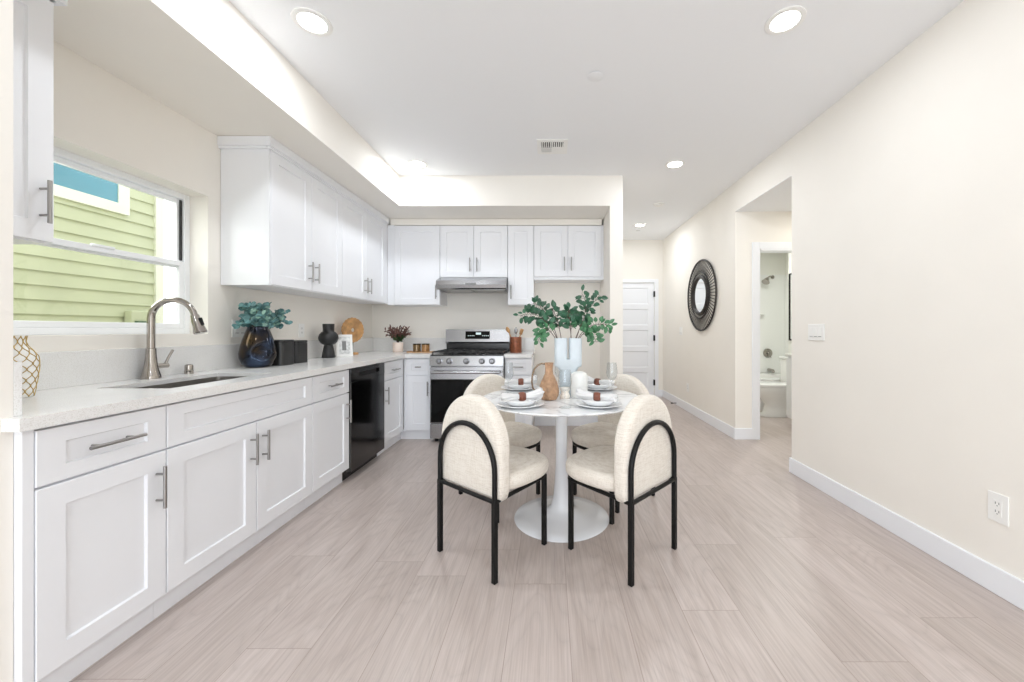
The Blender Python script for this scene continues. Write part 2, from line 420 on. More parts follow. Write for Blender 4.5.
m.box(3.45, 4.0, 4.17, 5.5, 0, SO); m.box(3.88, 4.0, 5.5, 6.3, 0, SO); m.box(2.137, 4.0, 6.27, 6.4, 0, SO); m.box(2.135, 2.145, 4.17, 6.27, 0, SO)
struct(m.build('wall_bathroom', M_bathw))
m = MB()   # rear wall behind the camera with a wide opening added to let sky light in
m.box(XL, -1.95, YR - 0.1, YR, 0, H); m.box(1.75, XR, YR - 0.1, YR, 0, H); m.box(-1.95, 1.75, YR - 0.1, YR, 2.45, H)
struct(m.build('wall_rear', M_wall))
# baseboards
BH, BT = 0.12, 0.014
def base(name, segs):
    m = MB()
    for s in segs: m.box(*s, 0.0, BH, 0.003, 1)
    struct(m.build(name, M_trim))
base('baseboard_right', [(XR - BT, XR, YR, 3.122), (XR - BT, XR, 4.07, 6.67)])
base('baseboard_alcove', [(XR - BT, 2.167, 4.07 - BT, 4.07)])
base('baseboard_right_end', [(XR - BT, 2.135, 3.122, 3.122 + BT)])
base('baseboard_back', [(-0.19, 0.613, YB - BT, YB), (0.613 - BT, 0.613, 3.885, YB - BT)])
base('baseboard_pier', [(0.613 - BT, 0.745 + BT, 3.885 - BT, 3.885)])
base('baseboard_hall', [(0.745, 0.745 + BT, 3.885, 6.67), (0.745 + BT, 0.946, 6.67 - BT, 6.67), (1.902, XR - BT, 6.67 - BT, 6.67)])
base('baseboard_left', [(XL, XL + BT, YR, 0.96)])
# exterior ground
m = MB(); m.box(-9, -2.5, -6, 12, -0.3, -0.08); struct(m.build('ground_outside', M_conc))

# kitchen window
def window():
    w = thing('window_1', '', ''); del w['label']; del w['category']; struct(w)
    xo, xi = XL - 0.17, XL - 0.115
    def ring(m, x0, x1, y0, y1, z0, z1, t):
        m.box(x0, x1, y0, y0 + t, z0, z1, 0.003); m.box(x0, x1, y1 - t, y1, z0, z1, 0.003)
        m.box(x0, x1, y0 + t, y1 - t, z0, z0 + t, 0.003); m.box(x0, x1, y0 + t, y1 - t, z1 - t, z1, 0.003)
    m = MB(); ring(m, xo, xi, WY0, WY1, WZ0, WZ1, 0.034); m.build('window_frame', M_vinyl, w)
    mid = 1.575
    m = MB(); ring(m, xo + 0.004, xo + 0.03, WY0 + 0.034, WY1 - 0.034, mid - 0.018, WZ1 - 0.034, 0.026); u = m.build('upper_sash', M_vinyl, w)
    m = MB(); ring(m, xo + 0.03, xi - 0.004, WY0 + 0.034, WY1 - 0.034, WZ0 + 0.034, mid + 0.022, 0.03)
    m.box(xi - 0.012, xi + 0.004, 1.90, 2.0, mid + 0.016, mid + 0.030, 0.003)
    l = m.build('lower_sash', M_vinyl, w)
    m = MB(); m.box(xo + 0.014, xo + 0.018, WY0 + 0.055, WY1 - 0.055, mid, WZ1 - 0.055); m.build('glass', M_pane, u)
    m = MB(); m.box(xo + 0.042, xo + 0.046, WY0 + 0.06, WY1 - 0.06, WZ0 + 0.06, mid); m.build('glass', M_pane, l)
    m = MB(); m.box(xo + 0.031, xo + 0.04, WY1 - 0.046, WY1 - 0.036, mid + 0.03, WZ1 - 0.04); m.build('dark_track', M_dark, w)
window()

# hall door and bathroom door frame
def hall_door():
    d = thing('door_1', '', ''); del d['label']; del d['category']; struct(d)
    x0, x1, y = 1.02, 1.829, 6.685
    stile, rows = 0.10, 5
    m = MB(); rail = 0.085; bot = 0.13
    ph = (1.995 - 0.01 - bot - rail * rows) / rows
    m.box(x0, x0 + stile, y, y + 0.04, 0.01, 1.995); m.box(x1 - stile, x1, y, y + 0.04, 0.01, 1.995)
    z = 0.01
    m.box(x0 + stile, x1 - stile, y, y + 0.04, z, z + bot); z += bot
    for i in range(rows):
        zz = z + ph
        m.loft([[(x0+stile, y, z), (x1-stile, y, z), (x1-stile, y, zz), (x0+stile, y, zz)],
                [(x0+stile+.012, y+.012, z+.012), (x1-stile-.012, y+.012, z+.012), (x1-stile-.012, y+.012, zz-.012), (x0+stile+.012, y+.012, zz-.012)]], cap0=False)
        m.box(x0 + stile, x1 - stile, y, y + 0.04, zz, zz + rail); z = zz + rail
    m.build('door_slab', M_trim, d)
    m = MB()
    m.box(x1 + 0.003, x1 + 0.072, 6.655, 6.669, 0, 2.06, 0.003); m.box(x0 - 0.072, x0 - 0.003, 6.655, 6.669, 0, 2.06, 0.003)
    m.box(x0 - 0.003, x1 + 0.003, 6.655, 6.669, 2.0, 2.06, 0.003)
    m.build('door_casing', M_trim, d)
    for hz in (0.25, 1.03, 1.80):
        m = MB(); m.box(x1 - 0.012, x1 + 0.012, 6.648, 6.69, hz - 0.05, hz + 0.05, 0.002); m.build('hinge', M_blackm, d)
    m = MB(); m.lathe([(0.026, 0), (0.026, 0.006), (0.01, 0.01), (0.01, 0.035), (0.026, 0.045), (0.028, 0.058), (0.016, 0.068)], 20, (x0 + 0.07, 6.684, 0.95), 'y')
    m.build('door_knob', M_blackm, d, True, auto=40)
hall_door()
def bath_frame():
    d = thing('door_2', '', ''); del d['label']; del d['category']; struct(d)
    m = MB()
    m.box(2.162, 2.234, 4.056, 4.07, 0, 2.109, 0.001); m.box(3.02, 3.095, 4.056, 4.07, 0, 2.109, 0.003); m.box(2.234, 3.02, 4.056, 4.07, 2.035, 2.109, 0.003)
    m.build('door_casing', M_trim, d)
    m = MB()
    m.box(2.234, 2.244, 4.058, 4.18, 0, 2.035); m.box(3.004, 3.02, 4.058, 4.18, 0, 2.035); m.box(2.258, 3.004, 4.058, 4.18, 2.019, 2.035)
    m.build('door_jamb', M_trim, d)
bath_frame()

# ------------------------------------------------------------------ cabinets
def shaker(m, x0, x1, z0, z1, y=0.0, t=0.02, st=0.07, rec=0.009, rail=None):
    rail = st if rail is None else rail
    def R(i, yy, j=None):
        j = i if j is None else j
        return [(x0+i, yy, z0+j), (x1-i, yy, z0+j), (x1-i, yy, z1-j), (x0+i, yy, z1-j)]
    m.loft([R(0, y+t), R(0, y+.0015), R(.0015, y), R(st, y, rail), R(st+.0035, y+rec, rail+.0035)])
def pull_v(x, zc, L, y=0.0):
    m = MB(); m.tube([(x, y-0.034, zc-L/2), (x, y-0.034, zc+L/2)], 0.0062, 12)
    for s in (-1, 1): m.tube([(x, y-0.034, zc+s*L*.31), (x, y+0.001, zc+s*L*.31)], 0.0045, 10)
    return m
def pull_h(xc, z, L, y=0.0):
    m = MB(); m.tube([(xc-L/2, y-0.034, z), (xc+L/2, y-0.034, z)], 0.0062, 12)
    for s in (-1, 1): m.tube([(xc+s*L*.31, y-0.034, z), (xc+s*L*.31, y+0.001, z)], 0.0045, 10)
    return m
G = 0.0027
def cab_front(t, kind, x0, x1, z0, z1, handle=None, st=0.07, hl=0.16, rail=None):
    m = MB(); shaker(m, x0+G, x1-G, z0+G, z1-G, st=st, rail=rail)
    d = m.build(kind, M_cab, t)
    if handle:
        k = handle[0]
        if k == 'h': hm = pull_h((x0+x1)/2, (z0+z1)/2, hl)
        else:
            hx = (x0 + 0.040) if k == 'l' else (x1 - 0.040)
            hm = pull_v(hx, handle[1], hl)
        hm.build('handle', M_nickel, d, True, auto=40)
    return d
def base_cabinet(label, x0w, width, facing, plane, fronts, depth=0.63, fill=(0, 0), group='white shaker base cabinets', top=0.876):
    """facing 'x': runs along world +Y, front at world X=plane; facing 'y': along +X, front at world Y=plane"""
    c0 = x0w + width / 2
    if facing == 'x': t = thing('base_cabinet', label, 'cabinet', (plane, c0, 0), PI/2, group)
    else: t = thing('base_cabinet', label, 'cabinet', (c0, plane, 0), 0, group)
    hw = width / 2
    m = MB(); m.box(-hw+.0005, hw-.0005, 0.021, depth-0.012, 0.10, top)
    if top < 0.876: m.box(-hw+.0005, hw-.0005, 0.021, 0.04, top, 0.876); m.box(-hw+.0005, -hw+.018, 0.04, depth-.012, top, 0.876); m.box(hw-.018, hw-.0005, 0.04, depth-.012, top, 0.876)
    m.build('carcass', M_cab, t)
    m = MB(); m.box(-hw+.0005, hw-.0005, 0.055, 0.075, 0.0, 0.10); m.build('toe_kick', M_cab, t)
    a, b = -hw + fill[0], hw - fill[1]
    for fl in ((-hw, a), (b, hw)):
        if fl[1] - fl[0] > 0.002:
            m = MB(); m.box(fl[0]+.0005, fl[1]-.0005, 0.003, 0.0208, 0.10, 0.872); m.build('filler_strip', M_cab, t)
    fronts(t, a, b)
    return t
P = -1.545
def dd(handle, hl=0.16, dl=0.16):
    def fn(t, a, b):
        cab_front(t, 'drawer', a, b, 0.692, 0.868, ('h',), hl=dl, st=min(0.07, (b-a)*.2), rail=0.048)
        cab_front(t, 'door', a, b, 0.106, 0.689, (handle, 0.553), hl=hl)
    return fn
def sinkf(t, a, b):
    cab_front(t, 'drawer_front', a, b, 0.692, 0.868, st=0.07, rail=0.048)
    mid = (a + b) / 2
    cab_front(t, 'door', a, mid, 0.106, 0.689, ('r', 0.553)); cab_front(t, 'door', mid, b, 0.106, 0.689, ('l', 0.553))
base_cabinet('white shaker base cabinet nearest the camera, with one long drawer pull', 1.114, 0.418, 'x', P, dd('r', 0.165, 0.17), fill=(0.026, 0))
base_cabinet('wide two-door white base cabinet under the sink', 1.532, 0.941, 'x', P, sinkf, top=0.655)
base_cabinet('white drawer-and-door base cabinet between sink cabinet and dishwasher', 2.473, 0.452, 'x', P, dd('r', 0.17, 0.14))
cab5 = base_cabinet('white base cabinet between the dishwasher and the inner corner', 3.523, 0.49, 'x', P, dd('l', 0.16, 0.15), fill=(0, 0.02))
cab6 = base_cabinet('narrow white base cabinet left of the range', -1.545, 0.297, 'y', 4.02, dd('r', 0.15, 0.06), fill=(0.02, 0))
base_cabinet('narrow white base cabinet right of the range under the copper utensil holder', -0.480, 0.287, 'y', 4.02, dd('l', 0.15, 0.11))

m = MB(); m.box(0.2455, 0.325, 0.055, 0.075, 0, 0.10); m.build('toe_kick_corner', M_cab, cab5)
m = MB(); m.box(-0.203, -0.149, 0.055, 0.075, 0, 0.10); m.build('toe_kick_corner', M_cab, cab6)

def upper_cabinet(label, x0w, width, facing, plane, z0, z1, doors, depth=0.322, handles=('r',), side_crown=False, fill=(0, 0), rail=0.0):
    c0 = x0w + width / 2
    if facing == 'x': t = thing('upper_cabinet', label, 'cabinet', (plane, c0, z0), PI/2, 'white shaker wall cabinets')
    else: t = thing('upper_cabinet', label, 'cabinet', (c0, plane, z0), 0, 'white shaker wall cabinets')
    hw = width / 2; hh = z1 - z0
    m = MB(); m.box(-hw+.0005, hw-.0005, 0.021, depth, 0.0, hh)
    m.build('carcass', M_cab, t)
    a, b = -hw + fill[0], hw - fill[1]
    for fl in ((-hw, a), (b, hw)):
        if fl[1] - fl[0] > 0.002:
            m = MB(); m.box(fl[0]+.0005, fl[1]-.0005, 0.004, 0.0208, 0, hh); m.build('filler_strip', M_cab, t)
    n = doors; dw = (b - a) / n
    for i in range(n):
        cab_front(t, 'door', a + i*dw, a + (i+1)*dw, 0.003 + rail, hh - 0.004, (handles[i], 0.145 + rail), hl=0.155)
    return t
U = -1.85
ZT = 2.365
upper_cabinet('tall white wall cabinet cropped at the left edge beside the window', 1.116, 0.304, 'x', U, 1.49, 2.395, 1, handles=('r',))
upper_cabinet('two-door white wall cabinet nearest the window above the dark vase', 2.505, 0.88, 'x', U, 1.468, 2.376, 2, handles=('r', 'l'), fill=(0.016, 0))
upper_cabinet('two-door white wall cabinet on left wall next to the corner', 3.385, 0.948, 'x', U, 1.468, 2.376, 2, handles=('r', 'l'), fill=(0, 0.06))
upper_cabinet('single-door white wall cabinet in the back corner left of the hood', -1.853, 0.598, 'y', 4.33, 1.455, ZT, 1, depth=0.319, handles=('r',), fill=(0.075, 0))
upper_cabinet('short two-door white wall cabinet over the range hood', -1.254, 0.770, 'y', 4.33, 1.765, ZT, 2, depth=0.319, handles=('r', 'l'))
upper_cabinet('narrow single-door white wall cabinet right of the hood', -0.483, 0.298, 'y', 4.33, 1.455, ZT, 1, depth=0.319, handles=('l',))
upper_cabinet('short two-door white wall cabinet above the empty refrigerator space', -0.184, 0.796, 'y', 4.33, 1.745, ZT, 2, depth=0.319, handles=('r', 'l'), fill=(0, 0.022), rail=0.03)
# crown fascia boards along the tops of the wall cabinets
def crown(name, lab, segs):
    m = MB()
    for s in segs: m.box(*s, 0.002, 1)
    return tag(m.build(name, M_cab), lab, 'crown moulding', 'crown boards over the wall cabinets')
crown('crown_board', 'white crown board over the long run of left wall cabinets',
      [(-1.8495, -1.834, 2.487, 4.30, 2.362, 2.377), (-1.848, -1.826, 2.481, 4.325, 2.378, 2.438), (XL+.001, -1.853, 2.487, 2.503, 2.362, 2.378), (XL+.001, -1.849, 2.481, 2.503, 2.378, 2.438)])
crown('crown_board', 'white crown board over the cropped cabinet left of the window',
      [(-1.848, -1.826, 1.116, 1.44, 2.396, 2.438), (XL+.001, -1.849, 1.422, 1.44, 2.396, 2.438)])
m = MB(); m.box(-1.824, 0.592, 4.335, 4.353, 2.367, 2.438, 0.002, 1)  # wall cream puts the warm light on this board into its colour
tag(m.build('crown_board', M_wall), 'crown board over the back wall cabinets, coloured cream for warm light', 'crown moulding', 'crown boards over the wall cabinets')

# ------------------------------------------------------------------ countertops, sink, faucet
CT0, CT1 = 0.877, 0.915
SX0, SX1, SY0, SY1 = -1.985, -1.66, 1.66, 2.27
def main_counter():
    t = thing('countertop', 'speckled white quartz countertop running from window into the corner', 'countertop', (0, 0, 0))
    m = MB()
    xs = [XL + .001, -1.572, SX1, SX0]
    e = -1.52
    CS = 0.893
    m.box(e - 0.052, e, 1.089, 1.1135, CT0, CT1)
    m.box(XL+.001, SX0, 1.1135, 3.99, CS, CT1)
    m.box(SX1, e, 1.1135, 3.99, CS, CT1)
    m.box(SX0, SX1, 1.1135, SY0, CS, CT1); m.box(SX0, SX1, SY1, 3.99, CS, CT1)
    m.box(XL+.001, -1.249, 3.99, YB-.001, CS, CT1)
    m.box(e - 0.022, e, 1.1135, 3.99, CT0, CS); m.box(e - 0.022, -1.249, 3.99, 4.012, CT0, CS)
    m.build('worktop', M_quartz, t)
    m = MB()
    m.box(XL+.001, XL+.021, 1.134, YB-.001, CT1, 1.075, 0.0015, 1)
    m.box(XL+.022, -1.249, YB-.021, YB-.001, CT1, 1.075, 0.0015, 1)
    m.box(XL+.001, -1.572, 1.114, 1.133, CT1, 1.075, 0.0015, 1)
    m.build('backsplash', M_quartz, t)
main_counter()
t = thing('countertop', 'short white quartz countertop piece right of the range', 'countertop', (-0.336, 4.32, 0))
m = MB(); m.box(-0.146, 0.146, -0.33, 0.329, CT0, CT1, 0.0015, 1); m.build('worktop', M_quartz, t)
m = MB(); m.box(-0.146, 0.146, 0.309, 0.329, CT1, 1.075, 0.0015, 1); m.build('backsplash', M_quartz, t)

def sink():
    cx, cy = (SX0+SX1)/2, (SY0+SY1)/2
    t = thing('kitchen_sink', 'stainless undermount sink set in the countertop below the window', 'sink', (cx, cy, 0.66))
    hx, hy = (SX1-SX0)/2, (SY1-SY0)/2
    def rr(hx, hy, r, z, n=6):
        out = []
        for (sx, sy, a0) in ((1,1,0),(-1,1,PI/2),(-1,-1,PI),(1,-1,3*PI/2)):
            for i in range(n+1):
                a = a0 + PI/2*i/n
                out.append((sx*(hx-r)+r*math.cos(a), sy*(hy-r)+r*math.sin(a), z))
        return out
    m = MB()
    m.loft([rr(hx+.012, hy+.012, .03, .2325), rr(hx+.002, hy+.002, .025, .2325), rr(hx+.002, hy+.002, .025, .03), rr(hx-.02, hy-.02, .03, .005), rr(.05, .05, .045, 0.0)], cap0=False)
    m.build('basin', M_dsteel, t, True, auto=35)
    m = MB(); m.lathe([(0.045, 0.001), (0.045, 0.004), (0.03, 0.003), (0.012, 0.001)], 24); m.build('drain', M_chrome, t, True, auto=30)
sink()

def faucet():
    t = thing('kitchen_faucet', 'polished nickel gooseneck pull-down faucet behind the sink', 'faucet', (-2.10, 2.0, CT1), 0)
    m = MB(); m.lathe([(0.040,0),(0.040,0.008),(0.037,0.02),(0.027,0.06),(0.0215,0.12),(0.0205,0.152),(0.0205,0.158),(0.0165,0.16)], 28)
    m.build('base_body', M_chrome, t, True, auto=35)
    d = Vector((0.985, 0.17, 0)).normalized()
    R = 0.101; zc = 0.315
    pts = [(0,0,0.155), (0,0,0.22), (0,0,0.28)]
    for i in range(15):
        a = PI - (PI*0.94)*i/14
        o = d*(R + R*math.cos(a)); pts.append((o.x, o.y, zc + R*math.sin(a)))
    m = MB(); m.tube(pts, [0.0165]*3 + [0.0160 - 0.002*i/14 for i in range(15)], 16); m.build('neck', M_chrome, t, True, auto=50)
    e = Vector(pts[-1]); dr = (Vector(pts[-1]) - Vector(pts[-2])).normalized()
    hp = [e + dr*s for s in (0, 0.015, 0.02, 0.06, 0.095, 0.1)]
    m = MB(); m.tube(hp, [0.018, 0.0185, 0.0205, 0.024, 0.030, 0.027], 20); h = m.build('spray_head', M_chrome, t, True, auto=40)
    q = e + dr*0.045 + Vector((0.022, 0.0, 0.010)); 
    m = MB(); m.tube([q - dr*0.02, q + dr*0.02], 0.008, 8); m.build('spray_button', M_blackm, h, True, auto=40)
    m = MB(); m.tube([(0.0, 0.02, 0.062), (0.0, 0.085, 0.062)], 0.014, 14); m.tube([(0, 0.072, 0.065), (0.004, 0.088, 0.105), (0.008, 0.108, 0.145)], [0.007, 0.006, 0.0065], 10)
    m.build('lever', M_chrome, t, True, auto=40)
faucet()
m = MB(); m.lathe([(0.021,0),(0.021,0.02),(0.0195,0.022),(0.0195,0.045),(0.018,0.052),(0.010,0.056)], 20)
tag(m.build('air_gap_cap', M_chrome, None, True, loc=(-2.105, 2.215, CT1), auto=30), 'small chrome air gap cap on counter right of the faucet', 'air gap')

# ------------------------------------------------------------------ appliances
def dishwasher():
    t = thing('dishwasher', 'black stainless dishwasher built under the counter', 'dishwasher', (P, 3.224, 0), PI/2)
    hw = 0.296
    m = MB(); m.box(-hw, hw, 0.03, 0.6, 0.10, 0.87); m.build('tub_body', M_dark, t)
    m = MB(); m.box(-hw, hw, -0.012, 0.028, 0.075, 0.765, 0.003); m.build('door_panel', M_bsteel, t)
    m = MB()   # top band with pocket handle
    m.box(-hw, hw, -0.012, 0.028, 0.835, 0.868, 0.002); m.box(-hw, -0.17, -0.012, 0.028, 0.767, 0.835); m.box(0.19, hw, -0.012, 0.028, 0.767, 0.835)
    m.box(-0.17, 0.19, -0.012, 0.028, 0.767, 0.800); 
    m.build('control_band', M_bsteel, t)
    m = MB(); m.box(-0.169, 0.189, 0.015, 0.027, 0.801, 0.834); m.build('pocket_handle', M_dark, t)
    m = MB(); m.box(-hw, hw, 0.06, 0.075, 0.0, 0.09); m.build('toe_panel', M_enamel, t)
dishwasher()

def gas_range():
    x0, x1 = -1.245, -0.484; cx = (x0+x1)/2; hw = (x1-x0)/2
    t = thing('gas_range', 'stainless steel gas range with black oven window between the base cabinets', 'range', (cx, 3.97, 0))
    D = 0.64
    m = MB(); m.box(-hw, hw, 0.0, D, 0.035, 0.895); m.build('body', M_steel, t)
    for sx in (-1, 1):
        for yy in (0.04, D - 0.05):
            m = MB(); m.lathe([(0.018, 0), (0.018, 0.036)], 12, (sx*(hw-0.05), yy, 0)); m.build('foot', M_blackm, t)
    m = MB(); m.box(-hw, hw, -0.03, -0.001, 0.045, 0.195, 0.004); m.build('storage_drawer', M_steel, t)
    m = MB(); m.box(-hw, hw, -0.035, -0.001, 0.205, 0.785, 0.004); d = m.build('oven_door', M_steel, t)
    m = MB(); m.box(-hw+.012, hw-.012, -0.039, -0.0352, 0.212, 0.66, 0.001, 1); m.build('oven_window', M_oglass, d)
    m = MB()
    m.tube([(-hw+0.03, -0.085, 0.735), (hw-0.03, -0.085, 0.735)], 0.014, 16)
    for s in (-1, 1): m.box(s*(hw-0.06)-0.012, s*(hw-0.06)+0.012, -0.085, -0.034, 0.724, 0.746, 0.003)
    m.build('handle', M_steel, d, True, auto=40)
    m = MB(); m.prism([(-0.001, 0.79), (-0.045, 0.80), (-0.03, 0.90), (-0.001, 0.905)], -hw, hw, 'x'); p = m.build('control_panel', M_steel, t)
    for px in (-0.28, -0.175, 0.0, 0.16, 0.265):
        m = MB(); m.lathe([(0.032, 0.0), (0.032, 0.008), (0.024, 0.010), (0.022, 0.034), (0.018, 0.037)], 24, (px, -0.038, 0.848), 'y')
        m.box(px-0.005, px+0.005, -0.083, -0.07, 0.826, 0.870, 0.002)
        m.build('knob', M_knob, t, True, auto=35)
    m = MB(); m.box(-hw, hw, -0.02, D-0.06, 0.896, 0.912, 0.004); m.build('cooktop', M_enamel, t)
    for gx in (-0.248, 0.0, 0.248):
        m = MB(); w2 = 0.118; y0, y1 = 0.02, D-0.10; z = 0.945
        r = 0.0062
        for xx in (-w2, w2): m.box(gx+xx-r, gx+xx+r, y0, y1, z-r*2, z, 0.002, 1)
        for yy in (y0, (y0+y1)/2, y1): m.box(gx-w2, gx+w2, yy-r, yy+r, z-r*2, z, 0.002, 1)
        for yy in ((y0*3+y1)/4, (y0+y1*3)/4):
            for k in range(4):
                a = PI/4 + k*PI/2
                m.tube([(gx+0.03*math.cos(a), yy+0.03*math.sin(a), z-0.004), (gx+0.1*math.cos(a), yy+0.11*math.sin(a), z-0.006)], 0.005, 6)
        for xx in (-w2, w2):
            for yy in (y0, y1): m.box(gx+xx-r, gx+xx+r, yy-r, yy+r, 0.912, z-r, 0.001, 1)
        m.build('burner_grate', M_iron, t)
        for yy in ((y0*3+y1)/4, (y0+y1*3)/4):
            m = MB(); m.lathe([(0.045, 0.912), (0.043, 0.922), (0.03, 0.924), (0.028, 0.932), (0.015, 0.934)], 20, (gx, yy, 0)); m.build('burner', M_iron, t, True, auto=40)
    m = MB(); m.box(-hw+.004, hw-.004, D-0.055, D+0.02, 0.90, 1.01); m.build('rear_vent', M_enamel, t)
    m = MB(); m.prism([(D-0.07, 1.01), (D-0.085, 1.03), (D-0.06, 1.178), (D+0.025, 1.178), (D+0.025, 1.01)], -hw, hw, 'x'); b = m.build('back_guard', M_steel, t)
    m = MB()
    f = lambda z: D - 0.085 + 0.025*(z-1.03)/0.148
    def q(x0,x1,z0,z1,o): return [(x0,f(z0)-o,z0),(x1,f(z0)-o,z0),(x1,f(z1)-o,z1),(x0,f(z1)-o,z1)]
    m.loft([q(-0.145,0.145,1.065,1.155,-0.001), q(-0.145,0.145,1.065,1.155,0.004)]); dsp = m.build('display_panel', M_oglass, b)
    m = MB(); m.loft([q(-0.02,0.04,1.115,1.14,0.0035), q(-0.02,0.04,1.115,1.14,0.0045)])
    for i in range(4):
        m.loft([q(-0.115+i*0.022,-0.103+i*0.022,1.098,1.106,0.0035), q(-0.115+i*0.022,-0.103+i*0.022,1.098,1.106,0.0045)])
        m.loft([q(0.055+i*0.022,0.067+i*0.022,1.098,1.106,0.0035), q(0.055+i*0.022,0.067+i*0.022,1.098,1.106,0.0045)])
    m.build('display_marks', emis('display_glow', (0.5, 0.6, 0.62), 0.5), dsp)
gas_range()

def hood():
    t = thing('range_hood', 'slim stainless under-cabinet range hood above the range', 'range hood', (-0.869, 4.33, 1.62))
    hw = 0.383
    m = MB(); m.prism([(0.318, 0.143), (-0.02, 0.143), (-0.155, 0.095), (-0.165, 0.05), (-0.155, 0.012), (-0.14, 0.0), (0.318, 0.0)], -hw, hw, 'x'); m.build('hood_shell', M_steel, t)
    for s in (-1, 1):
        m = MB(); m.box(s*0.19-0.17, s*0.19+0.17, -0.09, 0.24, -0.005, -0.0002, 0.001, 1); m.build('grease_filter', M_nickel, t)
    m = MB(); m.box(-0.06, 0.06, -0.167, -0.155, 0.045, 0.07, 0.002); m.build('control_strip', M_slot, t)
hood()

# ------------------------------------------------------------------ table and chairs
TC = (0.072, 2.38)
def table():
    t = thing('dining_table', 'round white marble pedestal dining table in the middle of the room', 'table', (*TC, 0))
    m = MB(); m.lathe([(0.292,0),(0.295,0.004),(0.291,0.009),(0.22,0.017),(0.14,0.028),(0.09,0.045),(0.066,0.075),(0.052,0.13),(0.043,0.22),(0.037,0.33),(0.035,0.42),(0.036,0.52),(0.039,0.62),(0.046,0.69),(0.07,0.715),(0.16,0.727)], 64)
    m.build('pedestal', M_tulip, t, True, auto=60)
    m = MB(); m.lathe([(0.40,0.728),(0.475,0.734),(0.497,0.741),(0.500,0.746),(0.497,0.750)], 96); m.build('tabletop', M_marble, t, True, auto=40)
table()
TZ = 0.7505

def offset_outline(pts, d):
    n = len(pts); out = []
    for i in range(n):
        a, b, c = Vector(pts[i-1]), Vector(pts[i]), Vector(pts[(i+1)%n])
        t = (c - a).normalized(); nn = Vector((-t.y, t.x))   # inward for CCW
        out.append((b.x + nn.x*d, b.y + nn.y*d))
    return out
def puffy(m, outline, h, r, dome, fn):
    """cushion: CCW 2D outline, thickness h, edge radius r; fn maps (u, v, w) to 3D"""
    rings = []
    steps = 5
    for i in range(steps+1):
        a = PI/2*i/steps
        o = offset_outline(outline, r*(1-math.sin(a))); z = r*(1-math.cos(a))
        rings.append([fn(p[0], p[1], z) for p in o])
    for i in range(steps+1):
        a = PI/2*i/steps
        o = offset_outline(outline, r*(1-math.cos(a))); z = h - r + r*math.sin(a)
        rings.append([fn(p[0], p[1], z) for p in o])
    cxx = sum(p[0] for p in outline)/len(outline); cyy = sum(p[1] for p in outline)/len(outline)
    last = offset_outline(outline, r)
    for k, q in ((0.75, 0.45), (0.5, 0.78), (0.25, 0.95), (0.06, 1.0)):
        rings.append([fn(cxx+(p[0]-cxx)*k, cyy+(p[1]-cyy)*k, h + dome*q) for p in last])
    m.loft(rings)

def make_chair():
    t = thing('dining_chair', '', 'chair')
    # seat: rounded pad
    n = 56; out = []
    for i in range(n):
        a = 2*PI*i/n
        ca, sa = math.cos(a), math.sin(a)
        e = 2/2.7
        out.append((0.235*math.copysign(abs(ca)**e, ca), 0.055 + 0.235*math.copysign(abs(sa)**e, sa)))
    m = MB(); puffy(m, out, 0.085, 0.035, 0.012, lambda u, v, w: (u, v, 0.386 + w)); m.build('seat', M_fabric, t, True)
    # back: arched cushion
    out = [(-0.218, 0.375), (0.218, 0.375)]
    out = []
    for i in range(9): out.append((-0.215 + 0.43*i/8, 0.366))
    for i in range(1, 6): out.append((0.225 + 0.006*math.sin(PI*i/6), 0.366 + 0.229*i/6))
    for i in range(31):
        a = PI*i/30; out.append((0.230*math.cos(a), 0.600 + 0.243*math.sin(a)))
    for i in range(5, 0, -1): out.append((-0.225 - 0.006*math.sin(PI*i/6), 0.366 + 0.229*i/6))
    m = MB(); puffy(m, out, 0.078, 0.026, 0.006, lambda u, v, w: (u, -0.182 + w, v)); m.build('backrest', M_fabric, t, True)
    # piping seam between front and rear panels
    pts = [(p[0]*1.003, -0.150, 0.6 + (p[1]-0.6)*1.003) for p in out]
    R = 0.0128
    # arch
    ax = 0.208; ys = -0.195
    pts = [(-ax, ys, 0.375), (-ax, ys, 0.42), (-ax, ys, 0.47), (-ax, ys, 0.50)]
    for i in range(1, 24):
        a = PI - PI*i/24; pts.append((ax*math.cos(a), ys, 0.505 + 0.203*math.sin(a)))
    pts += [(ax, ys, 0.50), (ax, ys, 0.47), (ax, ys, 0.42), (ax, ys, 0.375)]
    m = MB(); m.tube(pts, R, 12); m.build('arch_frame', M_blackm, t, True, auto=50)
    fx, fy = 0.185, 0.195
    m = MB()
    m.tube([(-ax, ys, 0.372), (ax, ys, 0.372)], 0.0105, 8)
    for s in (-1, 1): m.tube([(s*ax, ys, 0.372), (s*fx, fy, 0.372)], 0.0105, 8)
    pts = []
    for i in range(13):
        a = PI*i/12; pts.append((fx*math.cos(a), fy + 0.06*math.sin(a), 0.372))
    m.tube(pts, 0.0105, 8)
    m.build('seat_frame', M_blackm, t, True, auto=50)
    for (x, y) in ((-ax, ys), (ax, ys), (-fx, fy), (fx, fy)):
        m = MB(); m.box(x-.0115, x+.0115, y-.0115, y+.0115, 0.0, 0.383, 0.0015, 1); m.build('leg', M_blackm, t)
    return t
ch = make_chair()
def heading(dx, dy): return math.atan2(dy, dx) - PI/2
CH = [  # back-foot midpoint, facing direction, label
 ((-0.419, 1.885), (0.62, 0.785), 'cream arched-back dining chair at near left of the table, back to camera'),
 ((0.5185, 1.8885), (-0.707, 0.707), 'cream arched-back dining chair at near right of the table, back to camera'),
 ((-0.49, 2.86), (0.70, -0.71), 'cream upholstered dining chair behind the table, on the range side'),
 ((0.585, 2.84), (-0.72, -0.69), 'cream upholstered dining chair behind the table, on the hallway side'),
]
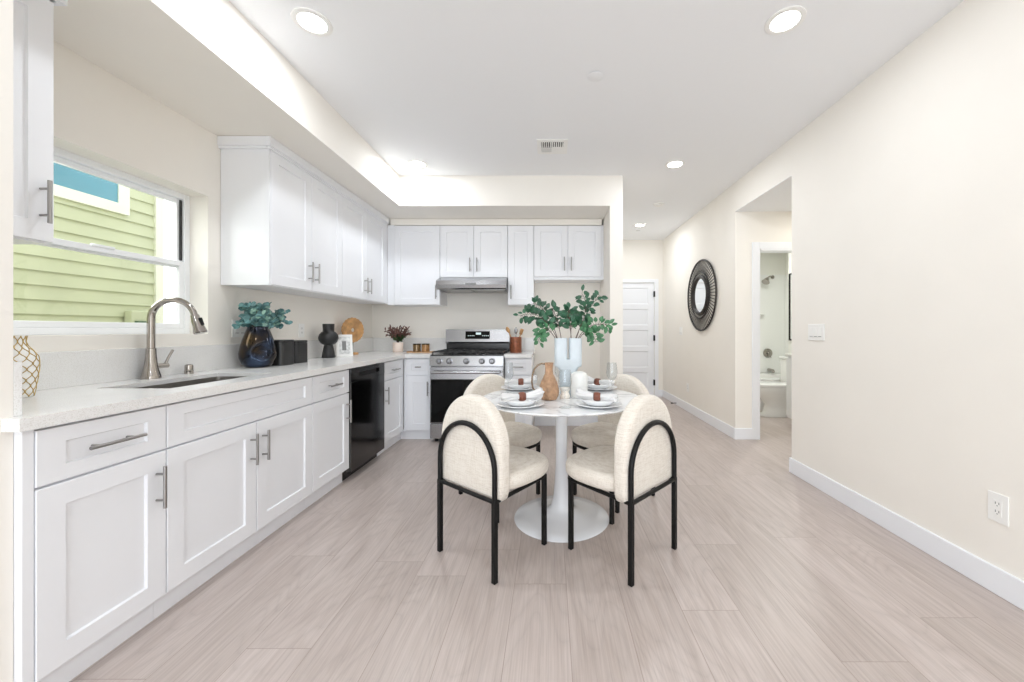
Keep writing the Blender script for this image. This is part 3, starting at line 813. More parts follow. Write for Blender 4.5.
for i, (b, d, lab) in enumerate(CH):
    L = math.hypot(*d); d = (d[0]/L, d[1]/L)
    loc = (b[0] + d[0]*0.195, b[1] + d[1]*0.195, 0)
    rz = heading(*d)
    if i == 0:
        ch.location = loc; ch.rotation_euler = (0,0,rz); ch['label'] = lab; ch['group'] = 'chairs around the dining table'
    else: dup(ch, loc, rz, lab, 'chairs around the dining table')

# ------------------------------------------------------------------ table settings
def make_plate():
    m = MB(); m.lathe([(0.075,0),(0.078,0.0),(0.100,0.006),(0.128,0.015),(0.132,0.0165),(0.131,0.0185),(0.125,0.018),(0.098,0.010),(0.07,0.0055),(0.02,0.005)], 48)
    return m
def make_bowl():
    m = MB(); m.lathe([(0.05,0),(0.053,0.0),(0.075,0.010),(0.096,0.028),(0.099,0.034),(0.097,0.0355),(0.092,0.032),(0.073,0.015),(0.05,0.006),(0.01,0.0055)], 48)
    return m
def make_napkin():
    """linen napkin pinched in the middle, fanned at both ends, running along local x"""
    m = MB(); rings = []; N = 18; K = 40
    for i in range(N+1):
        u = -1 + 2*i/N; x = 0.115*u + 0.008
        au = abs(u)
        wy = 0.016 + 0.044*au**1.3; wz = 0.0135 + (0.006 if u < 0 else 0.014)*au
        zc = 0.030 + (0.022*u*u if u > 0 else 0.006*u*u - 0.012*au**3)
        ring = []
        for j in range(K):
            a = 2*PI*j/K
            fold = 1 + 0.30*au*math.sin(4*a + 2.6*u) + 0.16*au*math.sin(7*a + 1.0)
            taper = 1 if au < 0.93 else 0.62
            ring.append((x, wy*math.cos(a)*fold*taper, zc + wz*math.sin(a)*fold*taper))
        rings.append(ring)
    m.loft(rings); return m
def napkin_ring():
    m = MB(); rings = []
    for i in range(24):
        a = 2*PI*i/24; ring = []
        for (dr, dx) in ((0,-.017),(.0035,-.019),(.0075,-.011),(.0085,0),(.0075,.011),(.0035,.019),(0,.017),(-.0005,0)):
            r = 0.0195 + dr + 0.0012*math.sin(7*a)
            ring.append((0.008+dx, r*math.cos(a), 0.030 + 0.9*r*math.sin(a)))
        rings.append(ring)
    m.loft(rings, loop=True); return m
plate = bowl = nap = rg = None
SET = [(-0.162, 2.10, 0.25, 'near left', 'in front of the near left chair'), (0.268, 2.10, PI-0.20, 'near right', 'in front of the near right chair'),
       (-0.215, 2.70, 0.1, 'far left', 'at the far left seat, behind the jug'), (0.345, 2.70, PI-0.5, 'far right', 'at the far right seat by the hallway side')]
for i, (x, y, rz, q, lab) in enumerate(SET):
    if i == 0:
        plate = make_plate().build('dinner_plate', M_plate, None, True, auto=50)
        bowl = make_bowl().build('shallow_bowl', M_plate, None, True, auto=50)
        nap = make_napkin().build('napkin', M_linen, None, True); rg = napkin_ring().build('napkin_ring', M_ring, None, True)
        P_, B_, N_, R_ = plate, bowl, nap, rg
    else:
        P_, B_, N_, R_ = plate.copy(), bowl.copy(), nap.copy(), rg.copy()
        for o in (P_, B_, N_, R_): COL.objects.link(o)
    P_.location = (x, y, TZ); B_.location = (x, y, TZ + 0.0058); N_.location = (x, y, TZ + 0.0215); R_.location = (x, y, TZ + 0.0215)
    for o in (N_, R_): o.rotation_euler = (0, 0, rz)
    tag(P_, 'white dinner plate ' + lab, 'plate', 'dinner plates on the dining table')
    tag(B_, 'white shallow bowl on the plate ' + lab, 'bowl', 'bowls on the dinner plates')
    tag(N_, 'white linen napkin gathered in a ring ' + lab, 'napkin', 'napkins on the bowls')
    tag(R_, 'dark brown napkin ring ' + lab, 'napkin ring', 'napkin rings on the dining table')

def make_glass():
    m = MB()
    m.lathe([(0.032,0),(0.033,0.0015),(0.02,0.004),(0.006,0.008),(0.0035,0.02),(0.0035,0.078),(0.008,0.086),(0.024,0.098),(0.034,0.118),(0.037,0.14),(0.034,0.175),(0.029,0.205),(0.0275,0.205),(0.0325,0.175),(0.0355,0.14),(0.0325,0.119),(0.022,0.10),(0.004,0.09)], 32)
    return m
gl = None
for i, (x, y, lab) in enumerate([(-0.275, 2.50, 'clear wine glass at the far left place setting'), (0.081, 2.055, 'clear wine glass nearest the camera, left of the near right plate'),
                                 (0.407, 2.50, 'clear wine glass at the right rim of the table'), (0.068, 2.62, 'clear wine glass at the table centre, just left of the tall vase')]):
    if i == 0: gl = make_glass().build('wine_glass', M_wine, None, True, auto=60); g = gl
    else: g = gl.copy(); COL.objects.link(g)
    g.location = (x, y, TZ); tag(g, lab, 'wine glass', 'wine glasses on the dining table')

# amber jug
def jug():
    t = thing('glass_jug', 'textured amber glass jug with tall curved handle on the dining table', 'jug', (-0.006, 2.30, TZ))
    m = MB(); m.lathe([(0.042,0),(0.048,0.003),(0.058,0.022),(0.062,0.045),(0.060,0.07),(0.050,0.105),(0.036,0.135),(0.026,0.155),(0.0235,0.175),(0.0245,0.205),(0.028,0.222),(0.025,0.222),(0.021,0.2),(0.020,0.175),(0.022,0.155),(0.032,0.135),(0.046,0.105),(0.056,0.07),(0.058,0.045),(0.05,0.02),(0.03,0.01)], 40)
    m.build('jug_body', M_amber, t, True)
    pts = [(-0.022,0,0.213),(-0.045,0,0.216),(-0.07,0,0.205),(-0.09,0,0.18),(-0.101,0,0.145),(-0.104,0,0.105),(-0.098,0,0.07),(-0.083,0,0.048),(-0.06,0,0.045)]
    m = MB(); m.tube(pts, 0.0052, 10); m.build('handle', mat('bronze_glass', (0.22, 0.15, 0.09), 0.15, 0.3, bump=(60, 0.05)), t, True)
jug()

# tall pale vase with a slit
def slit_vase():
    t = thing('tall_vase', 'tall pale blue ceramic vase with a slit down its rim at the table centre', 'vase', (0.117, 2.47, TZ))
    def rr(hx, hy, r, z, n=5):
        out = []
        for (sx, sy, a0) in ((1,1,0),(-1,1,PI/2),(-1,-1,PI),(1,-1,3*PI/2)):
            for i in range(n+1):
                a = a0 + PI/2*i/n; out.append((sx*(hx-r)+r*math.cos(a), sy*(hy-r)+r*math.sin(a), z))
        return out
    m = MB()
    def ring(hx, hy, z, cx=0, e=0.5):
        out = []; n = 48
        for i in range(n):
            a = 2*PI*i/n; ca, sa = math.cos(a), math.sin(a)
            out.append((cx + hx*math.copysign(abs(ca)**e, ca), hy*math.copysign(abs(sa)**e, sa), z))
        return out
    m.loft([ring(0.050,0.040,0), ring(0.054,0.043,0.01), ring(0.056,0.043,0.15), ring(0.066,0.045,0.175), ring(0.086,0.047,0.186), ring(0.0885,0.048,0.195), ring(0.0885,0.048,0.232)])
    for s in (-1, 1):
        c = s*0.0465
        m.loft([ring(0.042,0.048,0.2315,c), ring(0.042,0.048,0.364,c), ring(0.040,0.046,0.367,c), ring(0.037,0.042,0.364,c), ring(0.036,0.041,0.25,c)])
    m.build('vase_body', M_bvase, t, True, auto=40)
slit_vase()
m = MB(); m.lathe([(0.045,0),(0.049,0.004),(0.052,0.03),(0.053,0.11),(0.052,0.130),(0.047,0.147),(0.034,0.157),(0.020,0.160)], 40)
tag(m.build('rounded_vase', M_wvase, None, True, loc=(0.1815, 2.37, TZ), auto=60), 'white rounded frosted ceramic canister in front of the tall blue vase', 'vase')
m = MB(); m.lathe([(0.026,0),(0.030,0.004),(0.030,0.02),(0.021,0.034),(0.028,0.048),(0.033,0.062),(0.030,0.066),(0.018,0.058)], 12)
tag(m.build('tealight_holder', M_candle, None, True, loc=(0.092, 2.34, TZ), auto=30), 'small cream fluted candle holder between the jug and white canister', 'candle holder')

# ------------------------------------------------------------------ leaves
def add_leaf(bm, p, d, up, L, W, curl=0.15, pts=((0,0),(0.25,0.85),(0.55,1.0),(0.82,0.62),(1,0))):
    d = d.normalized(); s = d.cross(up)
    if s.length < 1e-3: s = d.cross(Vector((1,0,0)))
    s.normalize(); n = s.cross(d).normalized()
    C = []; Lr = []; Rr = []
    for (u, wv) in pts:
        c = p + d*(L*u) - n*(L*curl*u*u)
        C.append(bm.verts.new(c))
        if wv > 0:
            Lr.append(bm.verts.new(c + s*(W*wv/2) + n*(W*0.10*wv))); Rr.append(bm.verts.new(c - s*(W*wv/2) + n*(W*0.10*wv)))
        else: Lr.append(None); Rr.append(None)
    for i in range(len(pts)-1):
        for S in (Lr, Rr):
            q = [C[i], C[i+1]]
            if S[i+1]: q.append(S[i+1])
            if S[i]: q.append(S[i])
            if len(q) > 2: bm.faces.new(q)
def solid(o, th=0.0008):
    md = o.modifiers.new('thickness', 'SOLIDIFY'); md.thickness = th; md.offset = 0
    return o
def rv(s=1.0): return Vector((rnd.uniform(-s,s), rnd.uniform(-s,s), rnd.uniform(-s,s)))
def bez(p0, p1, p2, p3, t):
    return p0*(1-t)**3 + p1*3*t*(1-t)**2 + p2*3*t*t*(1-t) + p3*t**3

def leafy_branch(px0, dest, ctrl, depth, label, lm, nleaf=16, L=0.039):
    """a real branch rising out of the tall vase; px values are converted to metres at the vase's distance"""
    k = 2.47/380
    base = Vector(((px0-550)*k, 2.47, TZ + 0.30))
    def W(p, dy): return Vector(((p[0]-550)*k, 2.47 + dy, 1.17 + (330-p[1])*k))
    p3 = W(dest, depth); p2 = W(ctrl, depth*0.6); p1 = base + Vector((0, 0, 0.08))
    t = thing('leafy_branch', label, 'branch', tuple(base), 0, 'green branches in the tall vase')
    pts = [bez(base, p1, p2, p3, i/14) - base for i in range(15)]
    m = MB(); m.tube(pts, [0.003 - 0.0018*i/14 for i in range(15)], 6)
    bm = bmesh.new()
    nleaf = int(nleaf*1.75)
    for i in range(nleaf):
        u = 0.42 + 0.58*i/(nleaf-1)
        p = bez(base, p1, p2, p3, u) - base
        tan = (bez(base, p1, p2, p3, min(1, u+.03)) - bez(base, p1, p2, p3, u-.03)).normalized()
        side = tan.cross(Vector((0, 1, 0))).normalized() * (1 if i % 2 else -1)
        d = (side*1.0 + tan*0.55 + rv(0.75)).normalized()
        st = p + d*0.014*rnd.uniform(.4, 1.6)
        m.tube([p, st], 0.0011, 4)
        add_leaf(bm, st, d, Vector((rnd.uniform(-.6,.6), -1, rnd.uniform(-.2, 1.0))), L*rnd.uniform(.85, 1.3), L*0.76*rnd.uniform(.8, 1.1), curl=rnd.uniform(0,.3))
    m.build('stem', M_branch, t, True)
    me = bpy.data.meshes.new('leaves'); bm.to_mesh(me); bm.free(); me.materials.append(lm)
    o = bpy.data.objects.new('leaves', me); COL.objects.link(o); o.parent = t; solid(o)
for a in [
    (559, (521, 316), (542, 306), -0.02, 'green leafy branch reaching farthest left out of the tall vase', M_leaf, 22),
    (559, (533, 303), (546, 304), 0.05, 'green leafy branch arching upper left behind the leftmost one', M_leaf, 20),
    (558, (539, 341), (540, 315), -0.05, 'green leafy branch drooping low on the left of the tall vase', M_leaf2, 16),
    (562, (552, 309), (556, 312), 0.03, 'short upright green branch at the left middle of the tall vase', M_leaf, 18),
    (572, (569, 311), (567, 312), -0.03, 'short bushy green branch straight above the tall vase centre', M_leaf, 24),
    (571, (576, 316), (570, 312), 0.04, 'small green branch just right of the vase centre', M_leaf2, 18),
    (573, (582, 294), (594, 310), 0.0, 'green leafy branch rising highest out of the tall vase', M_leaf, 18),
    (575, (600, 295), (585, 312), 0.03, 'green leafy branch leaning upper right beside the highest one', M_leaf, 16),
    (576, (611, 326), (588, 318), -0.02, 'green leafy branch reaching farthest right out of the tall vase', M_leaf2, 18),
    (577, (596, 342), (590, 322), 0.0, 'green leafy branch drooping low on the right of the tall vase', M_leaf2, 14),
]: leafy_branch(*a)

# ------------------------------------------------------------------ things on the counter
def dark_vase():
    t = thing('ceramic_vase', 'glossy iridescent black teardrop vase with a round dent beside the sink', 'vase', (-2.012, 2.62, CT1))
    prof = [(0.05,0),(0.070,0.004),(0.092,0.028),(0.106,0.065),(0.108,0.095),(0.101,0.14),(0.088,0.19),(0.073,0.235),(0.062,0.265),(0.060,0.278),(0.054,0.278),(0.053,0.25)]
    # refine the profile and press the dent in
    P2 = []
    for i in range(len(prof)-1):
        for k in range(4):
            P2.append(tuple(prof[i][j]*(1-k/4) + prof[i+1][j]*k/4 for j in (0,1)))
    P2.append(prof[-1])
    dc = Vector((0.74, -0.62, 0)).normalized()
    m = MB(); rings = []
    for (r, z) in P2:
        ring = []
        for i in range(72):
            a = 2*PI*i/72; d = Vector((math.cos(a), math.sin(a), 0))
            lat = d.dot(Vector((-dc.y, dc.x, 0)))*r; fr = d.dot(dc)
            q = math.sqrt(lat*lat + (z-0.105)**2)
            push = 0.042*max(0, 1-(q/0.056)**2)**0.8 if fr > 0 else 0
            ring.append((d.x*r - dc.x*push, d.y*r - dc.y*push, z))
        rings.append(ring)
    m.loft(rings); m.build('vase_body', M_irid, t, True)
dark_vase()
def eucalyptus():
    t = thing('eucalyptus_bunch', 'bunch of teal eucalyptus stems in the glossy black vase', 'plant', (-2.012, 2.62, CT1 + 0.20))
    m = MB(); bm = bmesh.new(); bm2 = bmesh.new()
    for k in range(38):
        a = 2*PI*k/26*3.1 + rnd.uniform(-.3,.3); rr = rnd.uniform(0.06, 0.24)
        ex = rr*math.cos(a)*0.55; ey = rr*math.sin(a)*1.05
        ex = max(ex, -0.05); ey = max(ey, -0.115)
        p0 = Vector((0, 0, -0.12)); p1 = Vector((ex*.15, ey*.15, 0.08)); p2 = Vector((ex*.5, ey*.5, 0.17)); p3 = Vector((ex, ey, rnd.uniform(0.06, 0.245) - 0.25*max(0, rr-0.18)))
        m.tube([bez(p0,p1,p2,p3,i/8) for i in range(9)], 0.0018, 5)
        for i in range(19):
            u = 0.5 + 0.5*i/18; p = bez(p0,p1,p2,p3,u)
            d = rv(1.0); d.z *= 0.7
            add_leaf(bm if rnd.random() < .75 else bm2, p, d, Vector((rnd.uniform(.1,1), -0.8, rnd.uniform(0,1))), rnd.uniform(.026,.040), rnd.uniform(.024,.034), 0.1, ((0,0.25),(0.2,0.85),(0.5,1),(0.8,0.8),(1,0.2)))
    m.build('stems', M_branch, t, True)
    for b, mt in ((bm, M_euc), (bm2, mat('pale_eucalyptus_leaf', (0.26, 0.43, 0.36), 0.5, var=(16, 0.3), bump=(80, 0.1)))):
        me = bpy.data.meshes.new('leaves'); b.to_mesh(me); b.free(); me.materials.append(mt)
        o = bpy.data.objects.new('leaves', me); COL.objects.link(o); o.parent = t; solid(o)
eucalyptus()

def canister(loc, hw, hd, h, label):
    t = thing('canister', label, 'canister', loc, 0, 'black canisters on the counter')
    def rr(hx, hy, r, z, n=6):
        out = []
        for (sx, sy, a0) in ((1,1,0),(-1,1,PI/2),(-1,-1,PI),(1,-1,3*PI/2)):
            for i in range(n+1):
                a = a0 + PI/2*i/n; out.append((sx*(hx-r)+r*math.cos(a), sy*(hy-r)+r*math.sin(a), z))
        return out
    m = MB(); m.loft([rr(hw-.004,hd-.004,.03,0), rr(hw,hd,.032,.004), rr(hw,hd,.032,h-.022)]); m.build('canister_body', M_canis, t, True, auto=40)
    m = MB(); m.loft([rr(hw-.003,hd-.003,.03,h-.0215), rr(hw,hd,.032,h-.018), rr(hw,hd,.032,h-.003), rr(hw-.003,hd-.003,.03,h)]); m.build('lid', M_canis, t, True, auto=40)
canister((-1.985, 2.78, CT1), 0.078, 0.075, 0.183, 'square matte black canister just behind the glossy teardrop vase')
canister((-1.985, 2.955, CT1), 0.066, 0.075, 0.175, 'square matte black canister farther from the teardrop vase')
m = MB(); m.lathe([(0.052,0),(0.056,0.004),(0.050,0.05),(0.040,0.105),(0.036,0.118),(0.055,0.127),(0.071,0.146),(0.081,0.17),(0.082,0.19),(0.075,0.214),(0.060,0.233),(0.047,0.242),(0.047,0.26),(0.049,0.312),(0.042,0.312),(0.040,0.24)], 40)
tag(m.build('sculptural_vase', M_canis, None, True, loc=(-2.04, 3.50, CT1), auto=60), 'matte black sculptural vase with a bulging ball waist on the counter', 'vase')

def photo_frame():
    t = thing('photo_frame', 'small white tilted picture frame beside the black sculptural vase', 'picture frame', (-1.985, 3.68, CT1), 0.70)
    w, h, tz = 0.072, 0.215, 0.02
    tl = Matrix.Rotation(math.radians(-12), 4, 'X')
    def add(m, *a):
        b = MB(); b.box(*a); m.merge(b.bm, tl)
    m = MB()
    bw = 0.022
    add(m, -w, w, 0, 0.016, 0, bw); add(m, -w, w, 0, 0.016, h-bw, h); add(m, -w, -w+bw, 0, 0.016, bw, h-bw); add(m, w-bw, w, 0, 0.016, bw, h-bw)
    add(m, -w+bw, w-bw, 0.008, 0.014, bw, h-bw)
    m.box(-0.012, 0.012, 0.045, 0.050, 0, 0.08)
    m.build('frame', M_plastic, t)
    m = MB(); add(m, -w+bw, w-bw, 0.006, 0.0078, bw, h-bw); p = m.build('print', M_paper, t)
    m = MB(); add(m, -0.02, 0.016, 0.0045, 0.0058, 0.06, 0.15); m.build('printed_patch', M_slot, p)
photo_frame()

def wood_disc():
    t = thing('wooden_disc_sculpture', 'round honey-coloured wooden disc on a small stand near the corner', 'sculpture', (-2.05, 3.95, CT1), 1.15)
    m = MB(); m.box(-0.045, 0.045, -0.03, 0.03, 0, 0.022, 0.003); m.build('stand_base', M_wood, t)
    m = MB(); m.tube([(0,0,0.02),(0,0,0.13)], 0.004, 8); m.build('rod', M_blackm, t)
    # disc with scalloped rim and centre hole, axis along local y
    prof = []
    m = MB(); n = 72; rings = []
    for (r, yy) in ((0.022,-0.006),(0.045,-0.018),(0.06,-0.011),(0.09,-0.014),(0.125,-0.010),(0.130,0.0),(0.125,0.010),(0.06,0.012),(0.022,0.008)):
        ring = []
        for i in range(n):
            a = 2*PI*i/n; rr_ = r*(1 + (0.022*math.sin(20*a) if r > 0.12 else 0))
            ring.append((rr_*math.cos(a), yy, 0.255 + rr_*math.sin(a)))
        rings.append(ring)
    m.loft(rings, loop=True); m.build('disc', M_wood, t, True, auto=50)
wood_disc()

def potted():
    x, y = -1.76, 4.40
    m = MB(); m.lathe([(0.05,0),(0.054,0.003),(0.057,0.02),(0.057,0.108),(0.053,0.112),(0.05,0.108),(0.049,0.09)], 32)
    t = thing('potted_plant', 'small burgundy and green plant in a blush pot in the corner', 'plant', (x, y, CT1))
    m.build('pot', M_pot, t, True, auto=50)
    s = MB(); a1 = bmesh.new(); a2 = bmesh.new()
    for k in range(26):
        an = 2*PI*k/26*3.3; r = rnd.uniform(.03,.155)
        ex, ey = r*math.cos(an), r*math.sin(an)*0.8
        p0 = Vector((0,0,.085)); p3 = Vector((ex, ey, .11 + rnd.uniform(.10,.21)*(1 - 0.25*(r/.155))))
        p1 = Vector((ex*.1, ey*.1, .14)); p2 = Vector((ex*.5, ey*.5, .2))
        s.tube([bez(p0,p1,p2,p3,i/6) for i in range(7)], 0.0015, 5)
        for i in range(17):
            u = .3 + .7*i/16; p = bez(p0,p1,p2,p3,u); d = (p3-p0).normalized()*0.7 + rv(0.8)
            add_leaf(a1 if u > .62 else a2, p, d, Vector((0,-1,.5)), rnd.uniform(.024,.040), .016)
    s.build('stems', M_branch, t, True)
    for nm, b, mt in (('burgundy_leaves', a1, M_redlf), ('green_leaves', a2, M_dgrn)):
        me = bpy.data.meshes.new(nm); b.to_mesh(me); b.free(); me.materials.append(mt)
        o = bpy.data.objects.new(nm, me); COL.objects.link(o); o.parent = t; solid(o)
potted()
t = thing('serving_tray', 'thin wooden tray under the two small jars left of the range', 'tray', (-1.475, 4.36, CT1))
m = MB(); m.box(-0.145, 0.135, -0.07, 0.07, 0.0, 0.008, 0.002); m.box(-0.145, -0.138, -0.07, 0.07, 0.008, 0.014, 0.001, 1); m.box(0.128, 0.135, -0.07, 0.07, 0.008, 0.014, 0.001, 1); m.build('tray_board', M_wood, t)
for x, mt, lab in ((-1.527, M_jar1, 'small dark brown jar, the left one on the wooden tray'), (-1.427, M_jar2, 'small amber brown jar, the right one on the wooden tray')):
    t = thing('storage_jar', lab, 'jar', (x, 4.36, CT1 + 0.0082), 0, 'jars on the tray')
    m = MB(); m.lathe([(0.040,0),(0.044,0.003),(0.044,0.078),(0.041,0.08)], 24); m.build('jar_body', mt, t, True, auto=40)
    m = MB(); m.lathe([(0.044,0.0805),(0.0455,0.082),(0.0455,0.089),(0.042,0.091)], 24); m.build('lid', M_blackm, t, True, auto=40)

def utensils():
    loc = (-0.385, 4.28, CT1)
    t = thing('utensil_holder', 'copper brown cylindrical utensil holder on counter right of the range', 'utensil holder', loc)
    m = MB(); m.lathe([(0.064,0),(0.066,0.003),(0.066,0.172),(0.064,0.176),(0.061,0.174),(0.060,0.02),(0.03,0.015)], 36); m.build('holder_body', M_copper, t, True, auto=50)
    def ut(name, lab, base, tip, mt, head):
        b = Vector(base); e = Vector(tip)
        g = thing(name, lab, 'utensil', tuple(Vector(loc) + b), 0, 'utensils in the copper holder')
        m = MB(); m.tube([Vector((0,0,0)), (e-b)*.5, e-b], 0.006, 8); m.build('handle', mt, g, True, auto=50)
        d = (e-b).normalized(); m = MB(); c_ = e - b
        if head == 'spoon': m.tube([c_, c_+d*.02, c_+d*.05, c_+d*.075], [0.006,0.018,0.022,0.008], 10)
        else: m.tube([c_, c_+d*.01, c_+d*.07], [0.006,0.018,0.02], 10)
        o = m.build('head', mt, g, True, auto=50)
    ut('wooden_spoon', 'wooden spoon leaning left in the copper utensil holder', (0.01,0,.02), (-0.075,0.01,.22), M_wood, 'spoon')
    ut('wooden_spatula', 'wooden spatula leaning right in the copper utensil holder', (-0.01,0.02,.02), (0.05,0.015,.20), M_wood, 'flat')
    ut('steel_spoon', 'pale metal spoon upright between the wooden utensils', (0.0,-0.02,.02), (0.0,0.02,.21), M_steel, 'spoon')
utensils()

def lattice_vase():
    loc = (-2.012, 1.43, CT1)
    t = thing('patterned_vase', 'white bottle vase with gold honeycomb lattice at left end of counter', 'vase', loc)
    prof = [(0.038,0),(0.042,0.003),(0.046,0.03),(0.053,0.09),(0.0555,0.13),(0.052,0.155),(0.040,0.178),(0.028,0.195),(0.0235,0.212),(0.026,0.236),(0.023,0.236),(0.021,0.21)]
    m = MB(); m.lathe(prof, 40); m.build('vase_body', M_lat, t, True, auto=60)
    def rad(z):
        for i in range(9):
            if prof[i][1] <= z <= prof[i+1][1]:
                k = (z-prof[i][1])/max(1e-6, prof[i+1][1]-prof[i][1]); return prof[i][0]*(1-k)+prof[i+1][0]*k
        return 0.044
    m = MB(); nc = 22; rows = 11
    for k in range(nc):
        for s in (-1, 1):
            pts = []
            for i in range(rows*6+1):
                z = 0.003 + 0.230*i/(rows*6); ph = i/6 + (0 if k % 1 == 0 else 0)
                a = 2*PI*(k + 0.47*math.cos(PI*ph)*(-1 if k % 2 else 1))/nc
                r = rad(z)+0.0008; pts.append((r*math.cos(a), r*math.sin(a), z))
            if s == 1: m.tube(pts, 0.0014, 5)
    m.build('gold_lattice', M_gold, t, True)
lattice_vase()

# ------------------------------------------------------------------ wall plates
def plate_thing(name, lab, cat, loc, rz, w, h, kind, n=1, group=None):
    """plate in local xz plane, facing local -y"""
    t = thing(name, lab, cat, loc, rz, group)
    m = MB(); m.box(-w/2, w/2, -0.006, -0.0003, -h/2, h/2, 0.002); m.build('cover_plate', M_plastic, t)
    for i in range(n):
        cx = (i-(n-1)/2)*0.046
        if kind == 'switch':
            m = MB(); m.box(cx-.0165, cx+.0165, -0.009, -0.0062, -.034, .034, 0.001, 1); r = m.build('rocker', M_plastic, t)
            m = MB(); m.box(cx-.0165, cx+.0165, -0.0095, -0.0091, -.033, -.029); m.build('rocker_shadow_line', M_slot, r)
        else:
            m = MB(); m.box(cx-.0165, cx+.0165, -0.008, -0.0062, -.034, .034, 0.001, 1); r = m.build('receptacle', M_plastic, t)
            m = MB()
            for zz in (-.018, .018):
                m.box(cx-.008, cx-.005, -0.0087, -0.0081, zz-.002, zz+.008); m.box(cx+.005, cx+.008, -0.0087, -0.0081, zz-.002, zz+.008); m.box(cx-.002, cx+.002, -0.0087, -0.0081, zz-.010, zz-.006)
            m.build('slots', M_slot, r)
RZR = -PI/2   # on the right wall, facing -x
plate_thing('light_switch', 'white three-gang light switch on the right wall', 'light switch', (XR, 2.83, 1.153), RZR, 0.172, 0.122, 'switch', 3)
plate_thing('wall_outlet', 'white outlet low on the right wall near the camera', 'outlet', (XR, 1.68, 0.383), RZR, 0.078, 0.128, 'outlet')
plate_thing('light_switch', 'small white light switch on hallway wall below the round mirror', 'light switch', (XR, 5.75, 1.155), RZR, 0.12, 0.12, 'switch', 2)
plate_thing('wall_outlet', 'small white outlet low on the hallway wall under the mirror', 'outlet', (XR, 5.47, 0.345), RZR, 0.078, 0.122, 'outlet')
plate_thing('light_switch', 'white two-gang switch plate on left wall behind the teal eucalyptus', 'light switch', (XL, 2.655, 1.18), PI/2, 0.12, 0.12, 'switch', 2)
plate_thing('wall_outlet', 'white outlet on left wall above the black canisters', 'outlet', (XL, 3.32, 1.165), PI/2, 0.075, 0.12, 'outlet')

def door_stop():
    t = thing('door_stop', 'small black door stop on the hallway baseboard', 'door stop', (XR-BT, 5.93, 0.03))
    m = MB(); m.tube([(0,0,0),(-0.055,0,0)], 0.006, 10); m.build('stop_rod', M_blackm, t, True, auto=40)
    m = MB(); m.tube([(-0.055,0,0),(-0.085,0,0)], 0.010, 10); m.build('rubber_tip', M_blackm, t, True, auto=40)
door_stop()

# round woven mirror on the right wall
def wall_mirror():
    t = thing('wall_mirror', 'round mirror with wide black woven rattan frame on the hallway wall', 'mirror', (XR, 4.95, 1.62), RZR)
    RO, RI = 0.455, 0.225
    m = MB(); m.lathe([(RI, 0.02), (RI, 0.03)], 48, (0, -0.0, 0), 'y'); m.build('mirror_glass', M_mirror, t)
    def torus(R, r, y):
        m = MB(); m.tube([(R*math.cos(2*PI*i/72), y, R*math.sin(2*PI*i/72)) for i in range(72)], r, 8, closed=True); return m
    torus(RO, 0.012, -0.02).build('outer_ring', M_rattan, t, True)
    torus(RI+0.075, 0.009, -0.034).build('middle_ring', M_rattan, t, True)
    m = torus(RI+0.015, 0.024, -0.032); m.build('inner_ring', M_rattan, t, True)
    m = MB()
    for i in range(64):
        a = 2*PI*i/64; b = a + 0.03; q = RI + 0.075
        m.tube([(RO*math.cos(a), -0.018, RO*math.sin(a)), (q*math.cos(b), -0.032, q*math.sin(b))], 0.0048, 5)
    m.build('outer_spokes', M_rattan, t, True)
    m = MB()
    for i in range(48):
        a = 2*PI*i/48; q = RI + 0.075
        m.tube([(q*math.cos(a), -0.034, q*math.sin(a)), ((RI+.02)*math.cos(a+.08), -0.036, (RI+.02)*math.sin(a+.08))], 0.0038, 5)
    m.build('inner_weave', M_rattan, t, True)
wall_mirror()

# ------------------------------------------------------------------ ceiling fixtures
def can_light(x, y, label, z=H, power=LAMP_W, r=0.066, col=(0.90, 0.945, 1.0)):
    t = thing('recessed_light', label, 'ceiling light', (x, y, z), 0, 'round recessed ceiling lights')
    m = MB(); m.lathe([(r+0.026,-0.0005),(r+0.025,-0.005),(r+0.006,-0.009),(r,-0.006),(r,-0.0008)], 40, cap0=False, cap1=False); m.build('trim_ring', M_plastic, t, True, auto=50)
    m = MB(); m.lathe([(r-.001,-0.0008),(r-.001,-0.003)], 40); m.build('lens', M_lens, t)
    area('lamp', (0, 0, -0.013), (0, 0, 0), 2*r, 2*r, power, col, 'DISK', t)
can_light(-1.22, 1.95, 'recessed ceiling light at upper left, nearest the left soffit')
can_light(1.20, 1.94, 'recessed ceiling light at upper right near the right wall', power=3.8)
can_light(-1.256, 3.615, 'recessed ceiling light in front of the corner soffit', power=5.5)
can_light(1.19, 3.617, 'recessed ceiling light at the entrance of the hallway', power=6)
can_light(1.355, 5.72, 'small-looking recessed ceiling light deep in the hallway', power=6.5)
for x, y in ((-1.2, 0.2), (1.2, 0.2), (-1.2, -1.8), (1.2, -1.8)):
    can_light(x, y, 'recessed ceiling light behind the camera', power=3.8)
can_light(2.75, 3.6, 'recessed ceiling light in the bathroom alcove', z=SO, power=2.2, col=(1, .98, .92))
can_light(3.0, 4.95, 'recessed ceiling light inside the bathroom', z=SO, power=11, col=(1, 1, .97))

